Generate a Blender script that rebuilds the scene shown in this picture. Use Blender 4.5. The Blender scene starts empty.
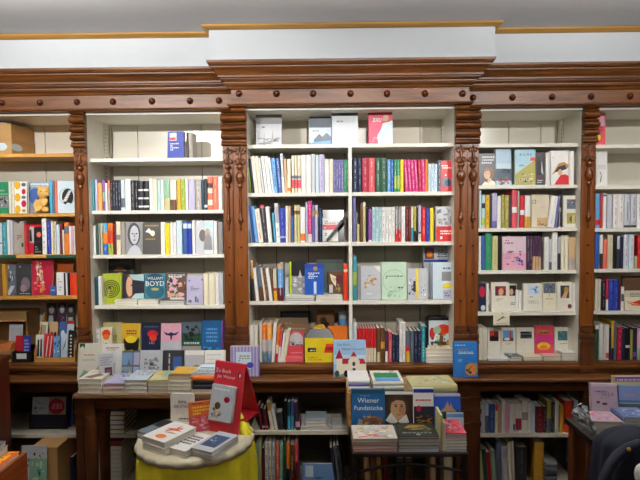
import bpy, bmesh, math, random
from mathutils import Matrix, Vector, Euler
RND = random.Random(7)
SC = bpy.context.scene
COL = SC.collection
R = math.radians
PI = math.pi

# ------------------------------------------------------------------ camera
CAM = Vector((0.0, -2.5, 1.60))
FPX = 520.0
PITCH, ROLL, YAW = R(2.5), R(0.43), .015
CROT = Matrix.Rotation(YAW, 3, 'Z') @ Matrix.Rotation(PI/2 - PITCH, 3, 'X') @ Matrix.Rotation(-ROLL, 3, 'Z')

def at(px, py, Y):
    d = CROT @ Vector(((px-320.0)/FPX, (240.0-py)/FPX, -1.0))
    return CAM + d*((Y-CAM.y)/d.y)

def X(px, Y, py=217): return at(px, py, Y).x
def Z(py, Y, px=320): return at(px, py, Y).z

# --------------------------------------------------------------- materials
HEX = dict(white='f1efe9', cream='ece3c6', ivory='e9e4d2', silver='c3c5cb', grey='8e8c8c', charcoal='3b3a3d',
  black='17161a', navy='1d2644', blue='2f63b6', sky='6aa3d8', ice='cfdfe8', aqua='b5d6d8', lavender='b9b3d0',
  purple='6d6aa6', violet='8d4f9c', plum='4c2f47', magenta='d0367d', pink='e3a9bb', rose='d8505c', red='cc2428',
  crimson='b51f3c', maroon='6d1f2b', orange='ea7a22', salmon='e8735a', yellow='ecd22c', mustard='d9a92e',
  ochre='c9932f', apricot='f0a850', tan='c9a57c', brown='6b472c', olive='a9a04a', khaki='c9c08a', lime='a2b84a', green='2f8a5c',
  forest='27563f', sage='8fb79a', mint='c4dcc2', teal='3b9aa6', petrol='1f4c5f', slate='5d6876', taupe='a59c92', denim='3f5fa0',
  cobalt='2a3da0', cyan='4aa5c8', beige='d8cdb0', scarlet='e0401f', dusk='2b2a35', skin='d9a985', gold='b98c3c')
_M = {}
def lin(h):
    c = [int(h[i:i+2], 16)/255 for i in (0, 2, 4)]
    return tuple(v/12.92 if v <= .04045 else ((v+.055)/1.055)**2.4 for v in c) + (1,)

def _new(key):
    m = bpy.data.materials.new(key); m.use_nodes = True
    nt = m.node_tree; b = nt.nodes['Principled BSDF']
    return m, nt, b

def mat(c, rough=.45):
    """printed card, cloth, paper: a plain colour with a faint mottling"""
    key = f'{c}_{rough}'
    if key in _M: return _M[key]
    m, nt, b = _new('print_'+key); col = lin(HEX.get(c, c))
    tc = nt.nodes.new('ShaderNodeTexCoord'); n = nt.nodes.new('ShaderNodeTexNoise'); n.inputs['Scale'].default_value = 45
    r = nt.nodes.new('ShaderNodeMix'); r.data_type = 'RGBA'
    r.inputs[6].default_value = tuple(v*.9 for v in col[:3])+(1,); r.inputs[7].default_value = tuple(min(1, v*1.06) for v in col[:3])+(1,)
    nt.links.new(tc.outputs['Object'], n.inputs['Vector']); nt.links.new(n.outputs['Fac'], r.inputs[0]); nt.links.new(r.outputs[2], b.inputs['Base Color'])
    b.inputs['Roughness'].default_value = rough
    _M[key] = m; return m

def wood(key, dark, light, rough=.33, axis='Z', scale=1.0):
    k = f'wood_{key}_{axis}'
    if k in _M: return _M[k]
    m, nt, b = _new(k)
    tc = nt.nodes.new('ShaderNodeTexCoord'); mp = nt.nodes.new('ShaderNodeMapping')
    s = {'Z': (34, 34, 2.2), 'X': (2.2, 34, 34), 'Y': (34, 2.2, 34)}[axis]
    mp.inputs['Scale'].default_value = tuple(v*scale for v in s)
    n = nt.nodes.new('ShaderNodeTexNoise'); n.inputs['Scale'].default_value = 1.6; n.inputs['Detail'].default_value = 6; n.inputs['Distortion'].default_value = .6
    cr = nt.nodes.new('ShaderNodeValToRGB'); cr.color_ramp.elements[0].position = .32; cr.color_ramp.elements[1].position = .7
    cr.color_ramp.elements[0].color = lin(dark); cr.color_ramp.elements[1].color = lin(light)
    nt.links.new(tc.outputs['Object'], mp.inputs['Vector']); nt.links.new(mp.outputs['Vector'], n.inputs['Vector'])
    nt.links.new(n.outputs['Fac'], cr.inputs['Fac']); nt.links.new(cr.outputs['Color'], b.inputs['Base Color'])
    bp = nt.nodes.new('ShaderNodeBump'); bp.inputs['Strength'].default_value = .12; bp.inputs['Distance'].default_value = .002
    nt.links.new(n.outputs['Fac'], bp.inputs['Height']); nt.links.new(bp.outputs['Normal'], b.inputs['Normal'])
    b.inputs['Roughness'].default_value = rough
    _M[k] = m; return m

def paint(key, c, rough=.5, bump=.05, scale=30):
    k = 'paint_'+key
    if k in _M: return _M[k]
    m, nt, b = _new(k); col = lin(c)
    tc = nt.nodes.new('ShaderNodeTexCoord'); n = nt.nodes.new('ShaderNodeTexNoise'); n.inputs['Scale'].default_value = scale; n.inputs['Detail'].default_value = 5
    r = nt.nodes.new('ShaderNodeMix'); r.data_type = 'RGBA'
    r.inputs[6].default_value = tuple(v*.95 for v in col[:3])+(1,); r.inputs[7].default_value = col
    nt.links.new(tc.outputs['Object'], n.inputs['Vector']); nt.links.new(n.outputs['Fac'], r.inputs[0]); nt.links.new(r.outputs[2], b.inputs['Base Color'])
    bp = nt.nodes.new('ShaderNodeBump'); bp.inputs['Strength'].default_value = bump; bp.inputs['Distance'].default_value = .003
    nt.links.new(n.outputs['Fac'], bp.inputs['Height']); nt.links.new(bp.outputs['Normal'], b.inputs['Normal'])
    b.inputs['Roughness'].default_value = rough
    _M[k] = m; return m

def pagemat(c='e9e3d0'):
    k = 'pages_'+c
    if k in _M: return _M[k]
    m, nt, b = _new(k); col = lin(c)
    tc = nt.nodes.new('ShaderNodeTexCoord'); n = nt.nodes.new('ShaderNodeTexNoise'); n.inputs['Scale'].default_value = 500
    r = nt.nodes.new('ShaderNodeMix'); r.data_type = 'RGBA'
    r.inputs[6].default_value = tuple(v*.78 for v in col[:3])+(1,); r.inputs[7].default_value = col
    nt.links.new(tc.outputs['Object'], n.inputs['Vector']); nt.links.new(n.outputs['Fac'], r.inputs[0]); nt.links.new(r.outputs[2], b.inputs['Base Color'])
    b.inputs['Roughness'].default_value = .8
    _M[k] = m; return m

MAHOG = lambda a='Z': wood('mahogany', '5a2d0d', '8c4d18', .34, a)
DARKM = lambda a='X': wood('dark_mahogany', '4b290e', '7a481d', .42, a)
BASEW = lambda a='X': wood('base_mahogany', '482614', '6c3d1e', .35, a)
PINE = lambda a='X': wood('pine', 'b07a2c', 'd6a453', .45, a)
SHELFP = lambda: paint('shelf', 'e9e5d8', .4)
BACKP = lambda: paint('backboard', 'e2ddcf', .2, .08, 12)
BACKC = lambda: paint('backboard_beige', 'd0c9b8', .22, .08, 12)

# ------------------------------------------------------------------- mesh
class B:
    """collects shapes with material slots, links them as one mesh object"""
    def __init__(s): s.bm = bmesh.new(); s.mats = []
    def mi(s, m):
        if m not in s.mats: s.mats.append(m)
        return s.mats.index(m)
    def face(s, pts, m, smooth=False):
        f = s.bm.faces.new([s.bm.verts.new(p) for p in pts]); f.material_index = s.mi(m); f.smooth = smooth; return f
    def box(s, x0, x1, y0, y1, z0, z1, m):
        v = [s.bm.verts.new((x, y, z)) for x in (x0, x1) for y in (y0, y1) for z in (z0, z1)]
        for q in ((0,1,3,2),(4,6,7,5),(0,4,5,1),(2,3,7,6),(0,2,6,4),(1,5,7,3)):
            f = s.bm.faces.new([v[i] for i in q]); f.material_index = s.mi(m)
        return v
    def ring(s, rings, m, close=True, caps=True, smooth=True):
        """rings: list of equal-length point loops -> skin"""
        vs = [[s.bm.verts.new(p) for p in r] for r in rings]; n = len(vs[0])
        for a, b in zip(vs, vs[1:]):
            for i in range(n if close else n-1):
                j = (i+1) % n
                f = s.bm.faces.new((a[i], a[j], b[j], b[i])); f.material_index = s.mi(m); f.smooth = smooth
        if caps and close:
            for q in (list(reversed(vs[0])), vs[-1]):
                f = s.bm.faces.new(q); f.material_index = s.mi(m)
    def lathe(s, cx, cy, prof, m, n=16, smooth=True):
        s.ring([[(cx+r*math.cos(2*PI*i/n), cy+r*math.sin(2*PI*i/n), z) for i in range(n)] for r, z in prof], m, smooth=smooth)
    def tube(s, pts, r, m, n=7):
        rings = []; pts = [Vector(p) for p in pts]
        for i, p in enumerate(pts):
            d = (pts[min(i+1, len(pts)-1)]-pts[max(i-1, 0)]).normalized()
            a = d.orthogonal() if abs(d.y) > .95 else d.cross(Vector((0, 1, 0))); a.normalize(); b = d.cross(a)
            rr = r[i] if isinstance(r, (list, tuple)) else r
            rings.append([p+a*(rr*math.cos(2*PI*k/n))+b*(rr*math.sin(2*PI*k/n)) for k in range(n)])
        s.ring(rings, m)
    def ball(s, c, rx, ry, rz, m, n=14, k=8):
        rings = []
        for i in range(k+1):
            t = PI*min(max(i/k, .03), .97)
            rings.append([(c[0]+rx*math.sin(t)*math.cos(2*PI*j/n), c[1]+ry*math.sin(t)*math.sin(2*PI*j/n), c[2]-rz*math.cos(t)) for j in range(n)])
        s.ring(rings, m)
    def prism(s, poly, y0, y1, m):
        """polygon in x,z pushed from y0 to y1"""
        s.ring([[(x, y0, z) for x, z in poly], [(x, y1, z) for x, z in poly]], m, smooth=False)
    def extx(s, prof, x0, x1, m, smooth=False):
        s.ring([[(x0, y, z) for y, z in prof], [(x1, y, z) for y, z in prof]], m, smooth=smooth)
    def done(s, name, parent=None, world=False, bevel=0, recalc=True, loc=None):
        if recalc: bmesh.ops.recalc_face_normals(s.bm, faces=s.bm.faces[:])
        me = bpy.data.meshes.new(name); s.bm.to_mesh(me); s.bm.free()
        for m in s.mats: me.materials.append(m)
        o = bpy.data.objects.new(name, me); COL.objects.link(o)
        if parent is not None:
            o.parent = parent
            if world:
                p = parent
                t = Vector(p.location)
                while p.parent: p = p.parent; t = t+Vector(p.location)
                me.transform(Matrix.Translation(-t))
        if bevel:
            md = o.modifiers.new('bevel', 'BEVEL'); md.width = bevel; md.segments = 2; md.limit_method = 'ANGLE'
        return o

def thing(name, label, cat, loc=(0, 0, 0), rot=(0, 0, 0), group=None):
    o = bpy.data.objects.new(name, None); COL.objects.link(o); o.empty_display_size = .05
    o.location = loc; o.rotation_euler = rot
    tag(o, label, cat, group); return o

def tag(o, label, cat, group=None):
    o['label'] = label; o['category'] = cat
    if group: o['group'] = group
    return o

def struct(o): o['kind'] = 'structure'; return o

def text_mesh(s, size, align='CENTER'):
    cu = bpy.data.curves.new('txt', 'FONT'); cu.body = s; cu.size = size; cu.align_x = align; cu.align_y = 'CENTER'; cu.resolution_u = 2
    ob = bpy.data.objects.new('txt', cu); COL.objects.link(ob)
    me = bpy.data.meshes.new_from_object(ob)
    bpy.data.objects.remove(ob); bpy.data.curves.remove(cu)
    return me

def mixhex(a, b_, f):
    a, b_ = HEX.get(a, a), HEX.get(b_, b_)
    return ''.join('%02x' % round(int(a[i:i+2], 16)*(1-f)+int(b_[i:i+2], 16)*f) for i in (0, 2, 4))
# ------------------------------------------------------------------- books
def orient(kind, w, h, t):
    if kind == 'spine': return Matrix(((0, 0, 1, -t/2), (1, 0, 0, 0), (0, 1, 0, 0), (0, 0, 0, 1)))
    if kind == 'face':  return Matrix(((1, 0, 0, -w/2), (0, 0, -1, t), (0, 1, 0, 0), (0, 0, 0, 1)))
    if kind == 'flat':  return Matrix(((1, 0, 0, -w/2), (0, 1, 0, 0), (0, 0, 1, 0), (0, 0, 0, 1)))
    if kind == 'flats': return Matrix(((0, -1, 0, h/2), (1, 0, 0, 0), (0, 0, 1, 0), (0, 0, 0, 1)))
    if kind == 'flatp': return Matrix(((0, 1, 0, -h/2), (-1, 0, 0, w), (0, 0, 1, 0), (0, 0, 0, 1)))

def book(kind, w, h, t, colour, loc, rot=(0, 0, 0), decos=(), bands=(), letter=None, label='', group=None, pages='e9e3d0', rough=.4, spinecol=None, name='book', cat='book', hard=True):
    root = thing(name, label, cat, loc, rot, group)
    M = orient(kind, w, h, t)
    tb = min(.0018, t*.16); bulge = min(.003, t*.16); ins = .002 if hard else .0004
    b = B(); cm = mat(colour, rough); sm = mat(spinecol or colour, rough)
    out = [(w, t)]; inn = [(w, t-tb)]
    K = 4
    out.append((0.0, t)); inn.append((tb, t-tb))
    for i in range(1, K):
        a = i/K; q = bulge*(1-(2*a-1)**2)
        out.append((-q, t*(1-a))); inn.append((tb-q*.5, (t-tb)*(1-a)+tb*a))
    out.append((0.0, 0.0)); inn.append((tb, tb))
    out.append((w, 0.0)); inn.append((w, tb))
    P = lambda u, v, n: M @ Vector((u, v, n))
    vo0 = [b.bm.verts.new(P(u, 0, n)) for u, n in out]; vo1 = [b.bm.verts.new(P(u, h, n)) for u, n in out]
    vi0 = [b.bm.verts.new(P(u, 0, n)) for u, n in inn]; vi1 = [b.bm.verts.new(P(u, h, n)) for u, n in inn]
    L = len(out)
    for i in range(L-1):
        m = b.mi(sm if 1 <= i < L-2 else cm)
        for q in ((vo0[i], vo0[i+1], vo1[i+1], vo1[i]), (vi0[i+1], vi0[i], vi1[i], vi1[i+1]), (vo0[i+1], vo0[i], vi0[i], vi0[i+1]), (vo1[i], vo1[i+1], vi1[i+1], vi1[i])):
            f = b.bm.faces.new(q); f.material_index = m
    for i in (0, L-1):
        f = b.bm.faces.new((vo0[i], vo1[i], vi1[i], vi0[i])); f.material_index = b.mi(cm)
    b.done('cover', root)
    # page block
    g = B(); pm = pagemat(pages); e = .0002
    c = [(tb+e, tb+e), (w-ins, tb+e), (w-ins, t-tb-e), (tb+e, t-tb-e)]
    g.ring([[P(u, ins, n) for u, n in c], [P(u, h-ins, n) for u, n in c]], pm, smooth=False)
    g.done('pages', root)
    # coloured bands round the spine
    if bands:
        s = B(); eps = .0005
        for v0, v1, c in bands:
            s.ring([[P(u-eps, v*h, n) for u, n in out[1:-1]] for v in (v0, v1)], mat(c, rough), close=False, smooth=False)
        s.done('spine_band', root)
    if letter:
        s = B(); u = -bulge-.0007; v = .9; rr = random.Random(int(w*1e5)+int(h*1e5)+len(colour))
        lw = min(t*.3, .0045); letter = mixhex(colour, letter, .62)
        while v > .12:
            l = rr.uniform(.015, .05)
            if v-l < .1: break
            s.face([P(u, (v-l)*h, t/2-lw/2), P(u, (v-l)*h, t/2+lw/2), P(u, v*h, t/2+lw/2), P(u, v*h, t/2-lw/2)], mat(letter, rough))
            v -= l+rr.choice((.012, .012, .03, .12))
        s.done('spine_lettering', root)
    art(root, decos, w, h, lambda u, v, n: P(u*w, v*h, t+n), M @ Matrix.Translation((0, 0, t)), rough)
    return root

def art(root, decos, w, h, P, MT, rough=.4):
    """printed picture, lettering and stickers on a flat cover; a few patches paint shade"""
    pic = B(); let = B(); stk = B(); npic = nlet = nstk = 0; z = .0004
    for d in decos:
        k = d[0]; z += .00012
        tgt = pic
        if k == 'r':
            _, x0, y0, x1, y1, c = d; pic.face([P(x0, y0, z), P(x1, y0, z), P(x1, y1, z), P(x0, y1, z)], mat(c, rough)); npic += 1
        elif k in 'cs':
            _, cx, cy, rx, ry, c = d
            tgt = pic if k == 'c' else stk
            tgt.face([P(cx+rx*math.cos(2*PI*i/20), cy+ry*math.sin(2*PI*i/20), z) for i in range(20)], mat(c, rough))
            if k == 'c': npic += 1
            else: nstk += 1
        elif k == 'o':      # ring
            _, cx, cy, r0, r1, c = d; asp = w/h
            for i in range(28):
                a, e = 2*PI*i/28, 2*PI*(i+1)/28
                pic.face([P(cx+r0*math.cos(a), cy+r0*asp*math.sin(a), z), P(cx+r1*math.cos(a), cy+r1*asp*math.sin(a), z), P(cx+r1*math.cos(e), cy+r1*asp*math.sin(e), z), P(cx+r0*math.cos(e), cy+r0*asp*math.sin(e), z)], mat(c, rough))
            npic += 1
        elif k == 'p':
            _, pts, c = d; pic.face([P(x, y, z) for x, y in pts], mat(c, rough)); npic += 1
        elif k == 'l':      # rows of illegibly small print
            _, x0, y0, x1, y1, n, c = d; rr = random.Random(int(x0*97+y0*331+n*7))
            lh = (y1-y0)/n
            for i in range(n):
                x = x0+rr.uniform(0, .06)
                while x < x1-.03:
                    e = min(x1, x+rr.uniform(.04, .13))
                    let.face([P(x, y0+lh*i, z), P(e, y0+lh*i, z), P(e, y0+lh*(i+.55), z), P(x, y0+lh*(i+.55), z)], mat(c, rough)); x = e+.03
                    if rr.random() < .12: break
            nlet += 1
        elif k == 't':
            _, x, y, size, s, c = d
            me = text_mesh(s, size*w); me.transform(MT @ Matrix.Translation((x*w, y*h, z))); me.materials.clear(); me.materials.append(mat(c, rough))
            o = bpy.data.objects.new('title', me); COL.objects.link(o); o.parent = root
        elif k == 'blobs':  # scattered mottled shapes (photo-like texture)
            _, x0, y0, x1, y1, n, cols, sd = d; rr = random.Random(sd)
            for i in range(n):
                rx = rr.uniform(.04, .17)*(x1-x0); ry = rr.uniform(.04, .15)*(y1-y0); cx = rr.uniform(x0+rx, x1-rx); cy = rr.uniform(y0+ry, y1-ry)
                ph = rr.uniform(0, 3)
                zz = z+.00001*i
                pic.face([P(cx+rx*(1+.25*math.sin(3*a+ph))*math.cos(a)*.8, cy+ry*(1+.25*math.sin(2*a+ph))*math.sin(a)*.8, zz) for a in [2*PI*q/12 for q in range(12)]], mat(rr.choice(cols), rough))
            npic += 1
    for bb, n, nm in ((pic, npic, 'cover_picture'), (let, nlet, 'lettering'), (stk, nstk, 'sticker')):
        if n: bb.done(nm, root, recalc=False)
        else: bb.bm.free()

# --------- rows of standing books; labels are settled once every row is known
ROWS = []
def row(place, zs, yf, spec, dfrac=.66, setback=.012, maxd=.19):
    """spec: 'x0 x1 top colour [b.a-.b:col] [L:col] [kN]' ; separated by ';'"""
    items = []
    for s in spec.split(';'):
        tk = s.split()
        if not tk: continue
        x0, x1, top = map(float, tk[:3]); c = tk[3]; bands = []; let = None; k = 0; ypx = setback; extra = ''
        for q in tk[4:]:
            if q[0] == 'b' and ':' in q:
                a, cc = q[1:].split(':'); v0, v1 = a.split('-'); bands.append((float(v0), float(v1), cc))
            elif q[:2] == 'L:': let = q[2:]
            elif q[0] == 'k': k = float(q[1:])
            elif q[0] == '+': ypx = setback+float(q[1:])
            elif q[0] == '"': extra = q.strip('"').replace('_', ' ')
        y = yf+ypx
        xm = (x0+x1)/2
        pb = 217
        yb = None
        top_w = at(xm, top, y); h = top_w.z-zs-.0006
        t = (X(x1, y)-X(x0, y))-.0007
        xw = (X(xm, y, 217))
        kw = k*(y-CAM.y)/FPX; th = math.asin(max(-.9, min(.9, kw/max(h, .05))))
        hh = h/math.cos(th)-t*abs(math.sin(th)) if th else h
        if th: xw -= (217-0)*0; 
        # x measured at the book's middle
        xmid = at(xm, (top+2*217)/3 if False else top, y).x
        zc = zs+h/2
        dx = at(xm, 217, y).x
        # correct for the camera's roll at mid height
        ymid = 0
        lo, hi = -200, 900
        for _ in range(24):
            ymid = (lo+hi)/2
            if at(xm, ymid, y).z > zc: lo = ymid
            else: hi = ymid
        xw = at(xm, ymid, y).x - kw/2
        w = min(h*dfrac, maxd-ypx)
        items.append(dict(w=w, h=hh, t=max(t*math.cos(th), .003), c=c, bands=bands, let=let, loc=(xw, y, zs+.0006+t/2*abs(math.sin(th))), rot=(0, th, 0), extra=extra))
    ROWS.append((place, items))
    return items

NUM = ['', 'first', 'second', 'third', 'fourth', 'fifth', 'sixth', 'seventh', 'eighth', 'ninth', 'tenth', 'eleventh', 'twelfth', 'thirteenth', 'fourteenth', 'fifteenth', 'sixteenth']
CARD = ['', 'one', 'two', 'three', 'four', 'five', 'six', 'seven', 'eight', 'nine', 'ten', 'eleven', 'twelve', 'thirteen', 'fourteen', 'fifteen', 'sixteen']
CN = dict(ice='ice-blue', sky='sky-blue', dusk='near-black', denim='denim-blue', cobalt='cobalt-blue', silver='silver-grey', petrol='dark-teal', forest='dark-green', khaki='khaki-green', scarlet='orange-red')
def cname(c): return CN.get(c, c)
def finish_rows():
    for place, items in ROWS:
        for it in items:
            d = cname(it['c'])+'-spined book'
            if it['bands']:
                bc = [];
                for q in it['bands']:
                    if cname(q[2]) not in bc: bc.append(cname(q[2]))
                d += ' with '+' and '.join(bc[:2])+(' band' if len(it['bands']) == 1 else ' bands')
            if it['extra']: d = it['extra']+' '+d
            it['d'] = d
        ds = [i['d'] for i in items]; n = len(items)
        for i, it in enumerate(items):
            d = it['d']
            if ds.count(d) == 1: lab = f'{d} on {place}'
            else:
                run0 = i
                while run0 > 0 and ds[run0-1] == d: run0 -= 1
                run1 = i
                while run1 < n-1 and ds[run1+1] == d: run1 += 1
                L_ = ds[run0-1] if run0 else None
                def short(x): return x.split('-spined')[0]+('-and-'+x.split(' with ')[1].split(' ')[0] if ' with ' in x else '')+' one'
                pairs = [(ds[j-1] if j else None) for j in range(n) if ds[j] == d]
                if run0 == run1 and L_ and pairs.count(L_) == 1 and ds.count(L_) >= 1:
                    lab = f'{d} right of the {short(L_)}, {place}'
                else:
                    k = ds[:i+1].count(d)
                    tot = ds.count(d)
                    lab = f'{NUM[k]} from left of {CARD[tot]} {d.replace("book", "books", 1)}, {place}'
            if len(lab.split()) > 16:
                import re; lab = re.sub(r' with [\w-]+ and ([\w-]+) bands', r' with \1 bands', lab)
            it['lab'] = lab
            book('spine', it['w'], it['h'], it['t'], it['c'], it['loc'], it['rot'], bands=it['bands'], letter=it['let'], label=lab, group='books on '+place)

def facebook(x0, x1, ytop, Y, zb, colour, label, decos=(), t=.018, lean=5, rz=0, group='face-out books', rough=.35, w=None, spinecol=None, pages='e9e3d0', hard=True, name='book', cat='book'):
    """book standing with its cover to the room"""
    xm = (x0+x1)/2
    th = R(lean)
    h = 0
    tp = at(xm, ytop, Y); h = tp.z-zb-.0006
    h = h/math.cos(th)-t*math.sin(th)
    # refine for the lean: the top sits further back
    ytop_w = Y+h*math.sin(th); tp = at(xm, ytop, ytop_w); h = (tp.z-zb-.0006-t*math.sin(th))/math.cos(th)
    xw = (at(xm, ytop, ytop_w).x)
    ym = Y+h*.5*math.sin(th)
    w = w or (at(x1, ytop+10, ym).x-at(x0, ytop+10, ym).x-.001)/math.cos(R(rz))
    return book('face', w, h, t, colour, (xw, Y, zb+.0006+t*math.sin(th)), (-th, 0, R(rz)), decos=decos, label=label, group=group, rough=rough, spinecol=spinecol, pages=pages, hard=hard, name=name, cat=cat)

POS = {1: ['only'], 2: ['top', 'bottom'], 3: ['top', 'middle', 'bottom'], 4: ['top', 'second from top', 'third from top', 'bottom'],
       5: ['top', 'second from top', 'middle', 'fourth from top', 'bottom'], 6: ['top', 'second from top', 'third from top', 'fourth from top', 'fifth from top', 'bottom']}
def stack(place, x0, x1, Y, zb, depth, layers, decos=(), kind='flat', yaw=0, jit=1.5, py=390, group=None):
    """layers bottom to top: (thickness m, colour, kind?, desc?)"""
    xa = at(x0, py, Y).x; xb = at(x1, py, Y).x; w = xb-xa; z = zb+.0006; n = len(layers); res = []
    for i, l in enumerate(layers):
        t, c = l[0], l[1]; kd = l[2] if len(l) > 2 and l[2] else kind
        ww = w*(l[4] if len(l) > 4 else 1); dd = depth*(l[4] if len(l) > 4 else 1)
        bw, bh = (ww, dd) if kd == 'flat' else (dd, ww)
        desc = l[3] if len(l) > 3 and l[3] else cname(c)
        rt = yaw+RND.uniform(-jit, jit)
        p = POS[n][n-1-i] if n in POS else NUM[n-i]+' from top'
        lab = f'{desc} book, {p} of {place}' if n > 1 else f'{desc} book lying {place}'
        book(kd, bw, bh, t, c, ((xa+xb)/2+RND.uniform(-.001, .001), Y+RND.uniform(0, .003), z), (0, 0, R(rt)), decos=decos if i == n-1 else (), label=lab, group=group or 'stacked books', letter=None)
        z += t+.0006
    return z
# ---------------------------------------------------------------- room shell
YC, YW = -0.09, 0.0            # pilaster faces: centre breakfront / wings
SFC, SFW = -0.055, 0.035       # shelf front edges
BKC, BKW = 0.175, 0.265        # faces of the back boards
ZCEIL = (Z(31.3, YW-.03)+Z(24, YC-.03))/2
ZTOPW = Z(64.8, YW-.12); ZTOPC = Z(58.5, YC-.12)
WHITEW = lambda: paint('wall', 'cdd3d8', .7)
TAUPEW = lambda: paint('taupewall', '6f6557', .8)
b = B()
b.box(-3.2, 3.2, .36, .5, 0, ZCEIL, WHITEW())
b.box(-3.2, 3.2, YW-.02, .36, ZTOPW-.02, ZCEIL, WHITEW())
xcl, xcr = X(209, YC-.02, 45), X(495, YC-.02, 45)
b.box(xcl, xcr, YC-.02, YW-.02, ZTOPC-.02, ZCEIL, WHITEW())
struct(b.done('wall_back'))
b = B(); b.box(-3.35, -3.2, -5.0, .5, 0, ZCEIL, TAUPEW()); struct(b.done('wall_left'))
b = B(); b.box(3.2, 3.35, -5.0, .5, 0, ZCEIL, TAUPEW()); struct(b.done('wall_right'))
b = B(); b.box(-3.35, 3.35, -5.15, -5.0, 0, ZCEIL, TAUPEW()); struct(b.done('wall_rear'))
b = B(); b.box(-3.35, 3.35, -5.15, .5, ZCEIL, ZCEIL+.1, paint('ceiling', 'e2e5e8', .8)); struct(b.done('ceiling'))
b = B(); b.box(-3.35, 3.35, -5.15, .5, -.1, 0, wood('floor', '4d3623', '6e4f35', .5, 'Y', .6)); struct(b.done('floor'))
TR = wood('trimwood', 'a3752f', 'c2964e', .4, 'X')
def trim(name, x0, x1, y, zt, zb):
    b = B(); b.extx([(y, zt), (y-.028, zt), (y-.028, zt-.008), (y-.012, zb), (y, zb)], x0, x1, TR); struct(b.done(name))
trim('trim_1', -3.2, xcl, YW-.02, ZCEIL, Z(35.4, YW-.03))
trim('trim_2', xcr, 3.2, YW-.02, ZCEIL, Z(35.4, YW-.03))
b = B()
zt, zb = ZCEIL, Z(28, YC-.03)
pr = [(0, zb), (.012, zb), (.028, zt-.008), (.028, zt)]
b.ring([[(xcl-o, YW-.02, z) for o, z in pr], [(xcl-o, YC-.02-o, z) for o, z in pr], [(xcr+o, YC-.02-o, z) for o, z in pr], [(xcr+o, YW-.02, z) for o, z in pr]], TR, smooth=False)
struct(b.done('trim_3'))

# ---------------------------------------------------------------- bookcases
ZLEDGE = Z(379.5, YC-.1)          # top of the ledge
ZBOTC, ZBOTW = Z(363, SFC), Z(361.5, SFW)      # tops of the lowest upper shelves
ZLEDGEW = Z(379.5, YW-.1)
ZLC, ZLW = Z(105.6, YC-.03, 350), Z(109, YW-.03, 320)   # underside of the frieze lips
ZPIL = ZLC
def cornice_profile(zt, zb):
    """(outward, z) from the top of the frieze lip up to the crown"""
    f = lambda py: zt+(zb-zt)*(py-58)/48
    lo = [(0.0, f(106)), (.012, f(106)), (.018, f(104.5)), (.012, f(103)), (0.0, f(102.4))]
    up = [(0.0, f(86)), (.012, f(85.6)), (.016, f(84)), (.03, f(82)), (.034, f(80)), (.034, f(78.6)), (.042, f(78)), (.05, f(76)), (.05, f(75)),
          (.062, f(74.6)), (.062, f(72.5)), (.066, f(71)), (.08, f(67.5)), (.094, f(65)), (.094, f(63.6)), (.104, f(63)), (.112, f(60.5)), (.114, f(58)), (.114, zt), (-.01, zt)]
    return lo, [(o*.8 if o > 0 else o, z) for o, z in up]
STUD = lambda: wood('stud', '3a1a0e', '5c2c16', .25, 'Y')
def boss(root, x, y, z, r=.0155, name='rosette'):
    b = B(); b.ring([[(x+q*math.cos(2*PI*i/14), y-d, z+q*math.sin(2*PI*i/14)) for i in range(14)] for q, d in ((r, -.002), (r, .003), (r*.78, .005), (r*.74, .008), (r*.55, .013), (r*.25, .016), (.001, .0165))], STUD())
    return b.done(name, root, world=True)
zy = lambda py: Z(py, YC-.01)
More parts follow.
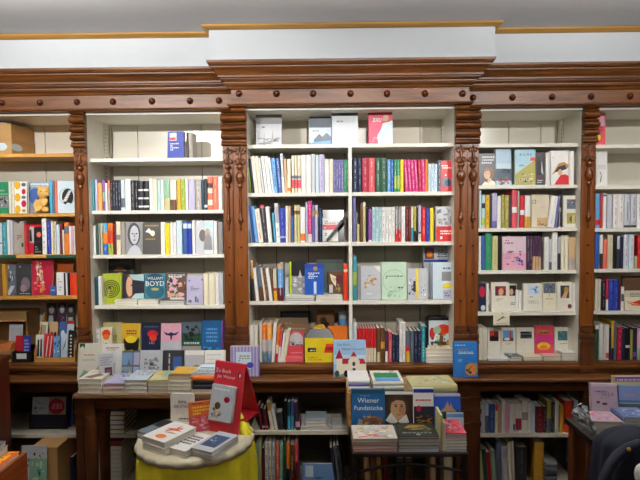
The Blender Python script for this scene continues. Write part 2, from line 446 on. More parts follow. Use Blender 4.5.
def pilaster(root, pxl, pxr, yf, x=None, ZPIL=None):
    ZPIL = ZPIL or ZLC; zy = lambda py: Z(py, yf-.01)
    x0, x1 = x or (X(pxl, yf), X(pxr, yf)); xc = (x0+x1)/2; w = x1-x0
    b = B(); b.box(x0, x1, yf, yf+.009, zy(378), ZPIL, MAHOG())
    for e in (x0+.003, x1-.003): b.box(e-.0025, e+.0025, yf-.003, yf, zy(335), zy(166), MAHOG())
    p = b.done('pilaster', root, world=True, bevel=.0015)
    m = wood('carving', '4a270f', '754318', .3, 'X')
    # ribbed corbel under the frieze
    b = B()
    for a, c, o in ((107, 112, .034), (112.5, 115, .026), (115, 121, .040), (122, 124.5, .024), (125, 130, .036), (130.5, 133, .018), (133, 138, .03), (138.5, 142, .014), (142, 145, .022)):
        za, zc_ = zy(a), zy(c); n = 6
        pr = [(yf+.002, zc_)]+[(yf-o+o*.35*abs(2*q/n-1)**2, zc_+(za-zc_)*q/n) for q in range(n+1)]+[(yf+.002, za)]
        b.extx(pr, x0-.002, x1+.002, m, smooth=False)
    b.done('corbel', p, world=True)
    # pierced scroll carving
    b = B()
    zc_ = zy(156)
    for sx in (-1, 1):
        for sz, cz in ((1, zy(151)), (-1, zy(160))):
            pts = []
            for i in range(15):
                a = i/14*1.6*2*PI*.8; r = w*.25*(1-i/20)
                pts.append((xc+sx*(w*.23+r*math.cos(a)*.8), yf-.004, cz+sz*r*math.sin(a)))
            b.tube(pts, [.0042-.002*i/14 for i in range(15)], m, 6)
    b.tube([(xc, yf-.004, zy(146)), (xc, yf-.006, zy(158)), (xc, yf-.004, zy(166))], [.004, .007, .003], m, 6)
    b.box(x0+.001, x1-.001, yf-.003, yf, zy(147), zy(145), m)
    b.done('scroll_carving', p, world=True)
    # turned half column: cup, urn, slender shaft and drop
    b = B(); r = min(w*.36, .02)
    pr = [(.35, 163), (.75, 165), (.85, 167), (.4, 169), (.35, 170.5), (.7, 172), (1.0, 175), (1.02, 178), (.75, 181.5), (.4, 183.5), (.62, 184.5), (.62, 186), (.34, 187.5), (.28, 192), (.32, 212), (.34, 216), (.55, 217.5), (.6, 220), (.5, 222), (.25, 224), (.18, 226), (.32, 227.5), (.25, 229), (.05, 230.5)]
    b.lathe(xc, yf-.004, [(q*r, zy(py)) for q, py in pr], wood('turned', '4a240d', '743f17', .25, 'Z'), 14)
    b.done('half_column', p, world=True)
    for py in (247, 275, 302): boss(p, xc, yf, zy(py), .0048, 'stud')
    # chevron bracket and plinth
    b = B(); b.prism([(x0+.002, zy(329)), (xc, zy(334.5)), (x1-.002, zy(329)), (x1-.002, zy(326.5)), (x0+.002, zy(326.5))], yf-.014, yf, BASEW('X')); b.done('chevron_bracket', p, world=True)
    b = B()
    for a, c, o in ((335, 338.5, .014), (338.5, 341, .008), (341, 344, .018), (344, 374, .012), (374, 378, .02)):
        b.box(x0-.002, x1+.002, yf-o, yf+.009, zy(c), zy(a), BASEW('Z'))
    b.done('plinth', p, world=True, bevel=.001)
    return p

def back_panel(root, x0, x1, yb, z0, z1, seams, name='back_panel', m=None):
    xs = [x0]+sorted(s for s in seams if x0 < s < x1)+[x1]; b = B()
    for a, c in zip(xs, xs[1:]): b.box(a+.0018, c-.0018, yb, yb+.012, z0, z1, m or BACKP())
    b.box(x0, x1, yb+.012, yb+.018, z0, z1, paint('gap', '4a453c', .8))
    return b.done(name, root, world=True)
def side_panel(root, x0, x1, y0, y1, z0, z1, name='side_panel', m=None):
    b = B(); b.box(x0, x1, y0, y1, z0, z1, m or SHELFP()); return b.done(name, root, world=True)
def rail(root, x, y, z0, z1, s):
    b = B(); b.box(x, x+s*.006, y, y+.022, z0, z1, SHELFP())
    n = int((z1-z0)/.02)
    for i in range(n):
        zc_ = z0+(i+.5)*.02; xx = sorted((x+s*.006, x+s*.0068)); b.box(xx[0], xx[1], y+.008, y+.014, zc_-.004, zc_+.004, paint('hole', '5b554a', .7))
    xs = None
    return b.done('peg_rail', root, world=True)
def shelf(root, x0, x1, yf, yb, zt, th=.017, m=None, name='shelf'):
    b = B(); b.box(x0, x1, yf, yb, zt-th, zt, m or SHELFP()); o = b.done(name, root, world=True, bevel=.0012); return o

def base_unit(root, bays, posts, yf, yb, xl, xr, shelves, ZBOT, ZLEDGE):
    zy = lambda py: Z(py, yf-.01)
    if True: pass
    """ledge, fascia mouldings and the open base below"""
    b = B(); zt = ZBOT
    pr = [(yf+.03, zt), (yf-.004, zt), (yf-.004, zy(366)), (yf-.014, zy(367)), (yf-.014, zy(369.5)), (yf-.004, zy(371)), (yf-.004, zy(374.5)), (yf-.02, zy(376.5)), (yf-.02, ZLEDGE), (yf+.03, ZLEDGE)]
    b.extx(pr, xl, xr, DARKM()); b.box(xl, xr, yf+.03, yb, zt-.02, zt, DARKM()); b.done('lower_moulding', root, world=True)
    b = B(); b.extx([(yb, ZLEDGE), (yf-.10, ZLEDGE), (yf-.105, ZLEDGE-.004), (yf-.105, ZLEDGE-.012), (yf-.095, ZLEDGE-.018), (yb, ZLEDGE-.018)], xl, xr, DARKM()); b.done('ledge', root, world=True)
    b = B(); b.box(xl, xr, yf-.05, yf-.01, ZLEDGE-.075, ZLEDGE-.018, BASEW()); b.done('apron', root, world=True)
    for x0, x1 in posts:
        b = B(); b.box(x0, x1, yf-.05, yf, 0, ZLEDGE-.075, BASEW('Z'))
        for q in (.1, .16, .22): b.box(x0-.003, x1+.003, yf-.058, yf-.05, ZLEDGE-q-.02, ZLEDGE-q, BASEW('X'))
        b.done('base_post', root, world=True)
    for x0, x1 in bays:
        back_panel(root, x0, x1, yb-.03, 0, ZLEDGE-.018, [], 'base_back', paint('basebk', '6f675a', .6))
        for zt_ in shelves: shelf(root, x0, x1, yf-.03, yb-.03, zt_, .018, paint('baseshelf', 'd8d0bc', .5), 'base_shelf')
    b = B(); b.box(xl, xr, yf-.03, yf, 0, .1, BASEW()); b.done('kick_board', root, world=True)

ZBS = Z(431, YC-.03); ZBL = .30
# ---- centre
cx0, cx1 = X(247.5, YC), X(454.5, YC)
ctr = thing('bookcase', 'tall projecting centre bookcase of carved mahogany with a divided white interior', 'bookcase', (0, .1, 0), group='carved mahogany bookcases')
pl0, pr1 = X(234, YC), X(467, YC)
lo, up = cornice_profile(ZTOPC, ZLC)
def wrap(prof, xl, xr, yf, yb, m, smooth=False):
    b = B(); b.ring([[(xl-o, yb, z) for o, z in prof], [(xl-o, yf-o, z) for o, z in prof], [(xr+o, yf-o, z) for o, z in prof], [(xr+o, yb, z) for o, z in prof]], m, smooth=smooth); return b
FC, FW = YC-.03, YW-.03
zf0, zf1 = lo[-1][1], up[0][1]
wrap(up+[(-.01, zf1)], pl0, pr1, FC, YW+.03, DARKM()).done('cornice', ctr, world=True)
fr = wrap([(-.01, zf0), (0, zf0), (0, zf1), (-.01, zf1)], pl0, pr1, FC, YW+.03, DARKM()); fr.box(pl0+.005, pr1-.005, FC+.005, YW+.3, zf0, zf1+.05, DARKM()); fz = fr.done('frieze', ctr, world=True)
wrap(lo+[(-.01, zf0), (-.01, lo[0][1])], pl0, pr1, FC, YW+.03, DARKM()).done('frieze_lip', ctr, world=True)
for px in (239, 276.5, 313, 350.5, 387, 425, 462.5): boss(fz, X(px, FC, 94), FC, Z(93.7, FC, px))
pilaster(ctr, 234, 247.5, YC); pilaster(ctr, 454.5, 467, YC)
zt = ZPIL
b = B(); b.box(cx0, cx1, YC-.005, BKC+.02, zt-.012, zt+.02, SHELFP()); b.done('top_board', ctr, world=True)
side_panel(ctr, cx0-.02, cx0, YC+.0095, BKC+.02, ZBOTC, zt); side_panel(ctr, cx1, cx1+.02, YC+.0095, BKC+.02, ZBOTC, zt)
back_panel(ctr, cx0, cx1, BKC, ZBOTC, zt, [X(q, BKC) for q in (276, 308, 345, 385, 420)], m=BACKC())
rail(ctr, cx0, BKC-.03, ZBOTC, zt-.02, 1); rail(ctr, cx1, BKC-.03, ZBOTC, zt-.02, -1)
ZC = [Z(q, SFC, 350) for q in (143.8, 192.3, 242.3, 301)]
xd0, xd1 = X(348.6, SFC), X(352, SFC)
b = B(); b.box(cx0, cx1, SFC, BKC, ZC[0]-.017, ZC[0], SHELFP()); b.done('shelf', ctr, world=True, bevel=.0012)
for z in ZC[1:]:
    shelf(ctr, cx0, xd0, SFC+.001, BKC, z); shelf(ctr, xd1, cx1, SFC+.001, BKC, z)
side_panel(ctr, xd0, xd1, SFC-.002, BKC, ZBOTC, ZC[0]-.017, 'divider')
base_unit(ctr, [(cx0, xd0), (xd1, cx1)], [(pl0, cx0), (xd0, xd1), (cx1, pr1)], YC, BKC+.03, pl0, pr1, [ZBS, ZBL], ZBOTC, ZLEDGE)
# ---- wings
def wing(label, xl, xr, bays, pils, shelves, seams, knobs, zmats, base_posts):
    w = thing('bookcase', label, 'bookcase', ((xl+xr)/2, .15, 0), group='carved mahogany bookcases')
    lo2, up2 = cornice_profile(ZTOPW, ZLW)
    ex = lambda prof, nm, m: (lambda b: (b.extx([(FW-o, z) for o, z in prof], xl, xr, m), b.done(nm, w, world=True))[1])(B())
    ex(up2+[(-.03, up2[0][1])], 'cornice', DARKM())
    fz = ex([(0, lo2[-1][1]), (0, up2[0][1]), (-.3, up2[0][1]), (-.3, lo2[-1][1])], 'frieze', DARKM())
    ex(lo2+[(-.03, lo2[-1][1]), (-.03, lo2[0][1])], 'frieze_lip', DARKM())
    for px in knobs: boss(fz, X(px, FW, 97), FW, (lo2[-1][1]+up2[0][1])/2)
    for p in pils: pilaster(w, p[0], p[1], YW, ZPIL=ZLW)
    zt = lo2[0][1]
    for (x0, x1), zs, sm in zip(bays, shelves, zmats):
        b = B(); b.box(x0, x1, YW-.005, BKW+.02, zt-.012, zt-.0005, SHELFP()); b.done('top_board', w, world=True)
        side_panel(w, x0-.016, x0, YW+.0095, BKW+.02, ZBOTW, zt); side_panel(w, x1, x1+.016, YW+.0095, BKW+.02, ZBOTW, zt)
        back_panel(w, x0, x1, BKW, ZBOTW, zt, seams)
        rail(w, x0, BKW-.07, ZBOTW, zt-.02, 1); rail(w, x1, BKW-.07, ZBOTW, zt-.02, -1)
        for z in zs: shelf(w, x0, x1, SFW, BKW, z, .017, sm)
    base_unit(w, bays, base_posts, YW, BKW+.03, xl, xr, [ZBS_W, ZBL], ZBOTW, ZLEDGEW)
    return w
ZBS_W = Z(434, YW-.03)
lx = (X(88.5, YW), X(223.5, YW)); flx = (-1.93, X(75, YW))
rx_ = (X(478.5, YW), X(581, YW)); frx = (X(595, YW), 1.93)
ZL = [Z(q, SFW, 155) for q in (158, 210.3, 254.7, 305.5)]
ZFL = [Z(q, SFW, 38) for q in (153.5, 213.3, 254.7, 296)]
ZR = [Z(q, SFW, 530) for q in (143.5, 185, 228, 270.3, 312)]
ZFR = [Z(q, SFW, 618) for q in (144.5, 185.5, 228.2, 269, 311)]
wing('left bookcase wing with white shelves and yellow pine shelves at its outer bay', -1.95, pl0, [flx, lx], [(75, 88.5), (223.5, 234)], [ZFL, ZL],
     [X(q, BKW) for q in (114, 139.5, 203)]+[-1.5, -1.25], (2, 40, 77, 113, 152, 190, 219), [PINE(), None], [(flx[1], lx[0]), (lx[1], pl0)])
wing('right bookcase wing with two bays of plain white shelves', pr1, 1.95, [rx_, frx], [(467, 478.5), (581, 595)], [ZR, ZFR],
     [X(q, BKW) for q in (508, 540)]+[1.45, 1.7], (473, 512.5, 552, 591, 630), [None, None], [(pr1, rx_[0]), (rx_[1], frx[0])])
# ------------------------------------------------------- rows of spines
Q = lambda n, bay: f'{n} shelf of {bay}'
# left bay
row('second shelf of left bay', ZL[1], SFW, '''90 94.4 180 teal L:petrol; 95 97.7 180 lavender; 98 102.2 183 apricot; 102.6 105 180 violet b.3-.6:sage; 105.2 107.4 183 white; 107.8 110.2 180 salmon b0-.7:taupe;
110.6 112.9 180 black L:silver; 113.1 115.4 180 dusk L:silver; 115.6 118 180 navy L:silver; 118.2 120.6 180 dusk L:silver; 121 124.8 180 ice b.1-.4:slate; 125.2 130.6 179 white; 131 134.6 180.5 charcoal L:silver; 134.9 138 180.5 black L:silver;
138.3 143.4 181 dusk b.66-.72:white b.38-.44:white b.1-.16:white; 143.8 148.9 181 black b.66-.72:white b.38-.44:white b.1-.16:white; 149.4 152.8 178.5 white; 153 157 179 cream; 157.4 160.8 180 aqua; 161 163.8 180 white; 164.2 169.8 180 sage b0-.4:khaki; 170.2 176.4 180 ivory b0-.35:brown;
177 180.8 179 mustard; 181 185 179 lime L:forest; 185.4 188 179 white; 188.5 195 179.5 lavender; 195.4 201.4 179.5 taupe L:white; 201.8 204 180 petrol; 204.2 207.3 179 charcoal b.08-.16:white; 207.6 212.6 176.5 salmon b.67-.8:charcoal b.5-.64:cream b.14-.3:cream; 212.9 218 176.5 salmon L:cream; 218.4 221.8 177 white''')
row('third shelf of left bay', ZL[2], SFW, '''89.5 95.8 226 white; 96.4 98.2 223.5 forest; 98.5 100.4 223.5 grey; 100.7 102.5 223 khaki; 102.8 107.8 223 orange b.7-1:cyan b0-.35:blue L:yellow; 108.1 113 223 scarlet b.75-1:orange b0-.35:lime L:forest; 113.4 116 224 maroon; 116.4 120.6 221.5 cream b.45-.6:grey; 121 125 222.5 taupe;
160.8 164.9 222 white; 165.3 170 223 yellow L:mustard; 170.3 173 222.5 white; 173.2 176.2 222.5 white L:lavender; 176.6 182 220.5 ice; 183 187.3 222 denim b.8-.95:ice; 187.6 191.8 222 cobalt b.8-.95:ice; 192.2 195 220 white; 213.6 217.2 221 white; 218 222.6 222 grey''')
row('fourth shelf of left bay', ZL[3], SFW, '''90 95 277.5 navy; 95.3 97.8 277 petrol; 98.3 101.8 276.5 white; 203.6 208.6 273.5 cream; 209 215 273.5 cream; 215.4 218.8 273 white; 219.1 223 273 silver''')
# centre left
row('first book row, centre left', ZC[1], SFC, '''249 250.2 168 lime k-2; 250.4 252.4 158 navy k-3; 252.6 256.6 156 ivory k-4 L:taupe; 256.9 260.2 156 cream k-4 L:taupe; 260.5 262.6 158 silver k-4; 262.9 266 156 white k-4 L:grey; 266.3 269.8 156 white k-4 L:grey; 270.1 272.4 157.5 ice k-4; 272.8 276.4 158 sky k-3 L:navy; 277 280.8 158 denim k-3 L:white; 281.2 283.8 153.5 silver b0-.4:white k-2; 284.2 287 159 tan k-1; 287.3 290.8 159 cream b.05-.15:orange;
291.6 294.3 155.5 cream b.38-.46:slate b.12-.35:rose; 294.6 297.3 155.5 beige b.38-.46:slate b.12-.35:rose; 297.6 301 155.5 cream b.38-.46:slate b.12-.35:rose L:rose; 301.4 306 155 white L:silver; 306.3 311 155 white L:silver; 311.4 315.4 154 silver; 315.7 319 155 ice; 319.3 324.4 154.5 lavender L:slate; 324.8 329.3 159 white; 329.6 333.2 159 cream L:khaki;
333.6 335.9 160 purple L:white; 336.1 338.4 160 purple L:white; 338.6 340.9 160 purple L:white; 341.1 343.7 160 purple L:white; 344 346.2 159.5 green L:white; 346.4 348.2 159.5 green L:white''')
row('second book row, centre left', ZC[2], SFC, '''249.4 250.6 208 lavender k-3; 250.8 252.9 206 blue k-3; 253 256.2 206 sky k-4; 256.6 261.4 208.5 ivory k-4 L:rose; 261.8 266.4 205 charcoal b.93-1:rose k-4 L:silver; 266.8 270.8 206.5 white k-3; 271.1 272.8 208 black k-3; 273 275 212.5 cyan k-2; 275.3 279.2 203 silver b0-.5:white k-2 L:slate; 279.6 285.4 208 cobalt b.13-.18:lavender L:lavender k-1; 285.7 288 206 white; 288.2 290.8 206 tan; 291 293.6 207 denim b.75-1:navy; 
294.2 297.2 205 khaki b.75-.85:brown; 297.4 300 205 khaki b.75-.85:brown; 300.3 305.2 207 white b.05-.25:orange; 305.6 307.8 202 lavender; 308.1 311.8 201 magenta b0-.2:ivory L:white; 312.1 314.6 205 purple b.7-.85:gold; 314.9 318 205 lavender b.75-.85:gold; 319 321.8 208 navy L:sky''')
row('third book row, centre left', ZC[3], SFC, '''248.2 250.9 275 black k-2; 251.2 254 260.5 tan b0-.55:charcoal b.55-.7:ochre k-2; 254.3 257.6 268 white k-3; 258 262 265.5 slate b0-.4:brown k-3; 262.3 264.2 268 ivory k-4; 264.5 267 268 brown k-4 L:cream; 267.3 270.8 268 white k-4; 271.2 273 268.5 brown k-2; 273.3 276.8 269 beige b0-.32:mustard b.32-.4:crimson k-1; 277.8 283.2 263.5 sky b.85-1:tan b0-.35:maroon L:white; 343.4 347.8 264.5 scarlet b.8-.87:cream L:salmon''')
row('lowest row, centre left', ZBOTC, SFC, '''250 253.8 325 white; 254.1 257.8 325 ivory; 259.6 261.8 323 ivory; 262.1 266.8 324.5 orange b0-.6:silver b0-.3:cyan L:white; 267.1 272 324.5 apricot b0-.6:silver b0-.3:cyan L:white; 272.3 275.8 323 white k3; 276.2 278.8 327 orange b0-.25:crimson b.25-.5:cream k3; 279 281.2 331 rose b0-.5:white k3; 281.5 284.2 333 white k4; 284.5 287.8 331 cream k5''')
# centre right
row('first book row, centre right', ZC[1], SFC, '''352.8 357.6 158 navy L:white; 357.9 361.8 158 navy L:silver; 362.3 368.2 158 crimson L:white; 368.5 374.8 158 rose L:white; 375.3 380.8 158 forest L:white; 381.1 386.8 158 forest L:cream; 387.4 390.6 159.5 sky L:white; 390.9 393.5 159.5 blue L:white; 394 396.8 159.5 green b.1-.5:lime L:white; 397.1 399.9 159.5 green b.1-.5:lime L:white; 400.3 403.6 159.5 yellow L:mustard; 404.4 407.6 159.5 magenta L:white k-2; 407.9 411 159.5 magenta L:white k-2; 411.3 414.4 159.5 magenta L:white k-2; 414.7 417.6 159.5 magenta L:white k-2; 418.3 421.3 159.5 crimson L:pink k-1; 421.6 425 159.5 magenta L:white k-1; 425.3 427.8 159.5 orange;
428.3 430.8 164 ice L:sky; 431.1 433.7 164 ice L:sky; 434 437.3 164 ice L:sky; 438 440.8 160 slate L:white''')
row('second book row, centre right', ZC[2], SFC, '''352.8 356 197 purple; 357 359.4 224 khaki; 360.2 362.8 203.5 brown; 363 365.6 202 khaki b.9-1:cream; 366 368 206 black; 368.4 371.8 209 violet b0-.06:white; 372.2 375.4 207 aqua L:slate; 375.6 378.8 207 aqua L:slate; 379 381.8 207 aqua L:slate; 382.1 385 207 white L:grey; 385.2 388.2 207 white L:grey; 388.4 391.6 207 white L:grey; 391.8 394.8 207 white L:grey; 395.1 398 206.5 grey b0-.36:red L:white; 398.3 401 206.5 grey b0-.36:red L:white; 401.4 405.2 206.5 white L:silver; 405.7 408.5 206.5 maroon L:tan; 408.8 411 206.5 maroon L:tan; 411.2 413.2 206.5 cream b0-.4:teal; 413.5 416.3 206.5 olive b0-.3:black; 416.6 418 207 black; 418.3 421.2 205.5 lavender b.22-.27:dusk b0-.22:cream; 421.8 425.8 207 red L:white; 426.2 429.7 208 cobalt L:sky; 430 433.4 208 yellow''')
row('third book row, centre right', ZC[3], SFC, '352.8 356.8 256.5 teal b.35-.65:lime')
row('lowest row, centre right', ZBOTC, SFC, '''353.2 356.8 323 ice; '''+'; '.join(f'{357.2+2.75*i:.2f} {359.7+2.75*i:.2f} 328.5 red b0-.42:cream' for i in range(7))+'''; 376.8 380.2 328 brown b0-.3:khaki; 380.5 384.8 328 brown b.4-.6:ochre; 385.2 388 331 plum b0-.35:white; 388.4 391.8 332 rose L:cream; 392.2 395 334 navy L:silver; 395.4 399 335 navy L:sky; 399.5 402.2 323 white L:silver; 402.5 405.4 323 white L:silver; 405.8 409.8 331 slate b0-.35:mustard b.35-.5:red; 410.2 413.8 331 slate; 414.2 417.6 331 navy L:lavender; 418 421.2 331 navy L:lavender; 421.6 425 326 teal L:white''')
# right bay
row('third shelf of right bay', ZR[2], SFW, '''479.3 481.2 190 ice; 481.6 485 195 aqua b.6-.75:navy b.1-.3:lime; 485.4 489.6 195 mustard L:brown; 490 491.8 194 charcoal; 492.1 496.8 193 lavender b0-.2:purple; 497.3 500.8 196 white; 501.2 504.4 195 olive L:cream; 504.8 508.8 195 olive L:cream; 509.2 511.4 196 plum; 511.9 517 190 rose b.4-.55:white; 517.4 519.4 191 taupe; 520 524.4 195.5 red b.4-.55:white; 524.8 530.4 195.5 white b0-.35:ochre; 549.6 556.2 195.5 white k4 L:lavender; 556.6 558.8 195.5 purple k4''')
row('fourth shelf of right bay', ZR[3], SFW, '''479 481 236 white; 481.4 484.8 235.5 denim; 485.2 491.8 233.5 green L:sage; 492.2 497.8 236 khaki L:olive; 498.4 501.8 236 black; 526.8 529.3 236 plum L:silver; 529.6 532.2 236 plum L:silver; 532.5 535.4 236 plum b0-.4:tan; 535.7 538.2 236 plum b0-.4:tan; 538.5 541.2 237 plum b0-.4:tan; 544.2 548.8 237 white; 549.1 551.9 239 silver b0-.25:slate; 552.2 557.4 232.5 white L:silver; 557.8 560.6 237 dusk b.5-1:silver; 561 564.4 235.5 cream; 564.7 568.4 235.5 cream; 568.8 575.6 237 tan b0-.35:taupe; 576 580 236 beige b.45-.75:rose''')
row('fifth shelf of right bay', ZR[4], SFW, '''486.3 488.6 284 white; 515.6 518.4 290 white +.03; 518.7 521.8 291 white +.03; 572.4 575.8 283 white; 576 579.4 283 ivory''')
row('lowest shelf of right bay', ZBOTW, SFW, '479 481.8 328 ivory; 482 484.4 328 cream; 484.7 486.8 328 white; 570.6 573.4 329 ivory +.03')
# far right bay
row('third shelf of far right bay', ZFR[2], SFW, '''595.4 600 193.5 sky b.1-.24:red; 600.3 602.6 193.5 red; 602.9 606.4 193.5 white b.92-.96:navy; 607 612.2 194.5 silver; 613 617.8 194 white L:rose; 618.1 623.8 194 white L:rose; 624.2 630.3 194 silver b.02-.08:charcoal L:charcoal; 630.7 636.6 194 silver b.02-.08:charcoal L:charcoal; 637 642 194 white L:rose; 642.4 648 194 ivory''')
row('fourth shelf of far right bay', ZFR[3], SFW, '''595.2 599 229.5 blue; 599.4 602.8 235 white b0-.45:charcoal b0-.08:crimson; 603.1 607.2 239 salmon; 607.5 612.8 235 beige L:olive; 613.2 616.6 237 black; 616.9 619.8 236 charcoal b.6-1:silver; 620.2 623.2 237 navy; 623.6 628.6 234.5 ice L:rose; 629 634 234.5 ice L:rose; 634.6 637.2 256 khaki; 637.8 642 236 red; 642.4 648 236 cream''')
row('fifth shelf of far right bay', ZFR[4], SFW, '''595 598 279 cream; 598.3 600.8 279 ivory; 601.2 605.6 280.5 black L:silver; 605.9 608.4 279 crimson b0-.35:white; 608.9 613.6 280 cobalt L:sky; 613.9 618.6 280 cobalt L:sky; 619 620.6 283 maroon; 621 624 287 white b.4-.7:slate''')
row('lowest shelf of far right bay', ZBOTW, SFW, '''594.8 598.6 325 forest b.88-1:white; 599 603 324 white; 603.4 605.8 325 ivory; 606.1 609 325 white b.05-.2:rose; 609.4 611 328 navy; 611.3 613.8 321 mustard b0-.3:navy; 614 616.6 322 slate; 617.2 622 327 crimson L:pink; 622.4 625 329 navy; 625.4 630 328 black b.38-.46:white; 630.4 632.8 330 olive; 633 636.8 328 navy b.1-.25:violet; 637.2 642 329 pink b0-.4:sage; 642.4 648 328 charcoal''')
# far left bay
row('third shelf of far left bay', ZFL[2], SFW, '''-4 2 223 ice b.35-.38:black; 2.4 6.8 222.5 teal L:white; 7.2 9.6 220 white; 9.8 12.6 220 silver; 24.2 26.4 224 red; 42.2 46.6 218.5 white L:blue; 47 50.8 222 cobalt L:silver; 51.2 53 221 cream; 53.3 56 221.5 beige L:slate; 56.3 59.8 225 ice; 60.1 62.4 224 maroon; 62.6 64.2 230 cream; 64.5 69 222.5 orange b.65-.88:slate; 69.3 71.2 226 white; 71.4 73.6 226 pink; 73.8 75 226 white''')
row('second shelf of far left bay', ZFL[1], SFW, '''8.8 11 181.5 white L:yellow; 11.4 13.8 181.5 ivory L:gold; 49.4 52.4 180.5 cyan; 52.8 54.6 181 slate; 54.9 56.8 181 salmon''')
row('fourth shelf of far left bay', ZFL[3], SFW, '''-3 1.8 264 brown; 2.2 5.6 264 ochre; 63.8 65.4 273 black; 65.6 67.4 273 white; 67.7 69.4 273 black; 70 77 273 scarlet''')
# the open base
zb1, zb2 = ZBS, ZBL
row('base shelf of right bay', ZBS_W, YW-.03, '''480.6 484.6 404 silver; 485 488.6 404 ice b.0-.6:slate; 489 494.8 404 denim L:ice; 495.2 497.8 405 ivory b.8-1:rose; 498 501.6 404 tan; 501.9 505.2 401 white; 505.5 509.8 404 pink L:rose; 510.2 512.8 404 white; 513 515.4 404 ivory b.1-.3:slate; 515.7 518.4 404 white b.1-.5:crimson; 518.7 521.4 404 white b.1-.5:crimson; 521.7 528 401 ivory b.4-.65:taupe; 528.3 531.8 403 white L:silver; 532.1 535.2 404 ice L:lavender; 535.8 543 406.5 maroon L:tan; 543.3 546.4 406.5 plum L:pink; 546.8 551.2 401 olive b0-.45:slate; 551.6 554.6 402 charcoal L:silver; 555 558.8 401 ivory; 559.8 563.6 405 ochre; 564.6 572.4 401 scarlet L:salmon; 573.6 578 401 silver''')
row('bottom shelf of right bay, near the floor', ZBL, YW-.03, '''479.8 482.6 452 khaki k-3; 483 487 449 forest k-3; 487.4 491 452 red k-3; 491.4 495.6 450 sage k-2; 496 501.6 439 slate k-1; 502 507.6 446 silver b.7-.95:lavender; 508 511.4 442 cream k-2; 511.8 514.4 441 beige k-2; 516 527 447 charcoal L:tan; 534 543.6 442 gold b.2-.8:ochre''', maxd=.16)
row('base shelf of centre bay, left half', ZBS, YC-.03, '''259 261 405 maroon k-3; 261.4 264 408 black k-3 b.1-.2:pink; 264.4 267 409 maroon k-3 b.1-.2:pink; 268.4 272 402 cream b.7-1:gold k-4; 273 276 408 white k-4; 277 283 412 charcoal k-2; 284 287 401 black; 287.4 290.6 402 petrol b0-.5:cyan; 291 294 401 denim b0-.5:cyan; 294.4 299 402 plum b.1-.3:pink k-3''', maxd=.16)
row('bottom shelf of centre bay, left half', ZBL, YC-.03, '''256 258.8 443 sage; 259.2 261.6 440 khaki; 262 264.6 448 maroon; 265 268 442 white L:charcoal; 268.4 271.6 442 ivory L:black; 272 275.2 442 silver L:charcoal; 275.6 279.4 444 salmon L:white; 279.8 283 443 sage; 283.4 286 439 forest; 286.4 290 443 orange b0-.5:navy; 290.4 294.6 444 brown L:cream; 295 298.4 441 rose b0-.6:maroon''', maxd=.16)
row('bottom row leaning near the metal table', ZBL, YC-.03, '''333 336 447 dusk k-7; 336.4 339.2 446 slate k-7; 339.6 342.4 445 charcoal k-7''', maxd=.16)
row('bottom shelf of centre bay behind the metal table', ZBL, YC-.03, '''356.5 359.4 456 navy k-2; 359.8 364 452 brown k-4; 364.6 370 452 tan k-4; 370.6 376 452 brown k-3; 377 382 454 gold k-3; 383 389 452 maroon k-3; 396 404 458 charcoal; 405 412 458 brown; 430 436 455 tan; 437 443 456 brown; 444 452 455 beige''', maxd=.16)
# ------------------------------------------------------- books facing the room
F = facebook
yw, yc = SFW+.018, SFC+.018
G = lambda s: dict(group=s)
# left bay
F(167, 184, 131.5, yw+.03, ZL[0], 'cobalt', 'blue book with white and red panel on top shelf of left bay', [('r', .12, .66, .55, .95, 'white'), ('r', .14, .68, .5, .78, 'red'), ('l', .14, .3, .7, .6, 4, 'white')], rz=-8, spinecol='denim')
for a in [('184.8 187.4 133 slate +.03',), ]: pass
row('top shelf of left bay', ZL[0], SFW, '186.2 188.2 132.5 charcoal +.03; 188.6 192.6 132.5 taupe +.03')
F(125, 143, 222, yw, ZL[2], 'silver', 'book with black and white portrait of a woman on third shelf of left bay', [('r', .05, 0, 1, 1, 'grey'), ('c', .5, .62, .36, .36, 'charcoal'), ('c', .52, .6, .25, .29, 'silver'), ('c', .42, .64, .05, .02, 'black'), ('c', .64, .64, .05, .02, 'black'), ('c', .53, .44, .07, .02, 'charcoal'), ('p', [(.49, .64), (.56, .64), (.58, .52), (.5, .52)], 'grey'), ('p', [(.1, 0), (.95, 0), (.8, .2), (.55, .3), (.3, .2)], 'silver')], lean=3)
F(142.5, 160.2, 222.5, yw-.008, ZL[2], '4a4743', 'dark grey book with white bird on its cover on third shelf of left bay', [('p', [(.15, .7), (.35, .82), (.55, .72), (.62, .62), (.5, .6), (.35, .68)], 'white'), ('c', .58, .66, .12, .09, 'cream'), ('l', .1, .88, .9, .94, 1, 'gold'), ('l', .15, .46, .85, .52, 1, 'gold')], lean=3)
F(195.4, 213.2, 220.5, yw, ZL[2], 'ice', 'pale book with drawing of two dogs on third shelf of left bay', [('r', .02, 0, .5, 1, 'silver'), ('r', .5, .8, .98, .92, 'aqua'), ('c', .4, .55, .2, .18, '6b625a'), ('c', .68, .6, .15, .17, 'b0a090'), ('p', [(.45, .12), (.95, .12), (.9, .5), (.7, .62), (.5, .45)], 'grey')], lean=2)
zs = ZL[3]
stz = zs
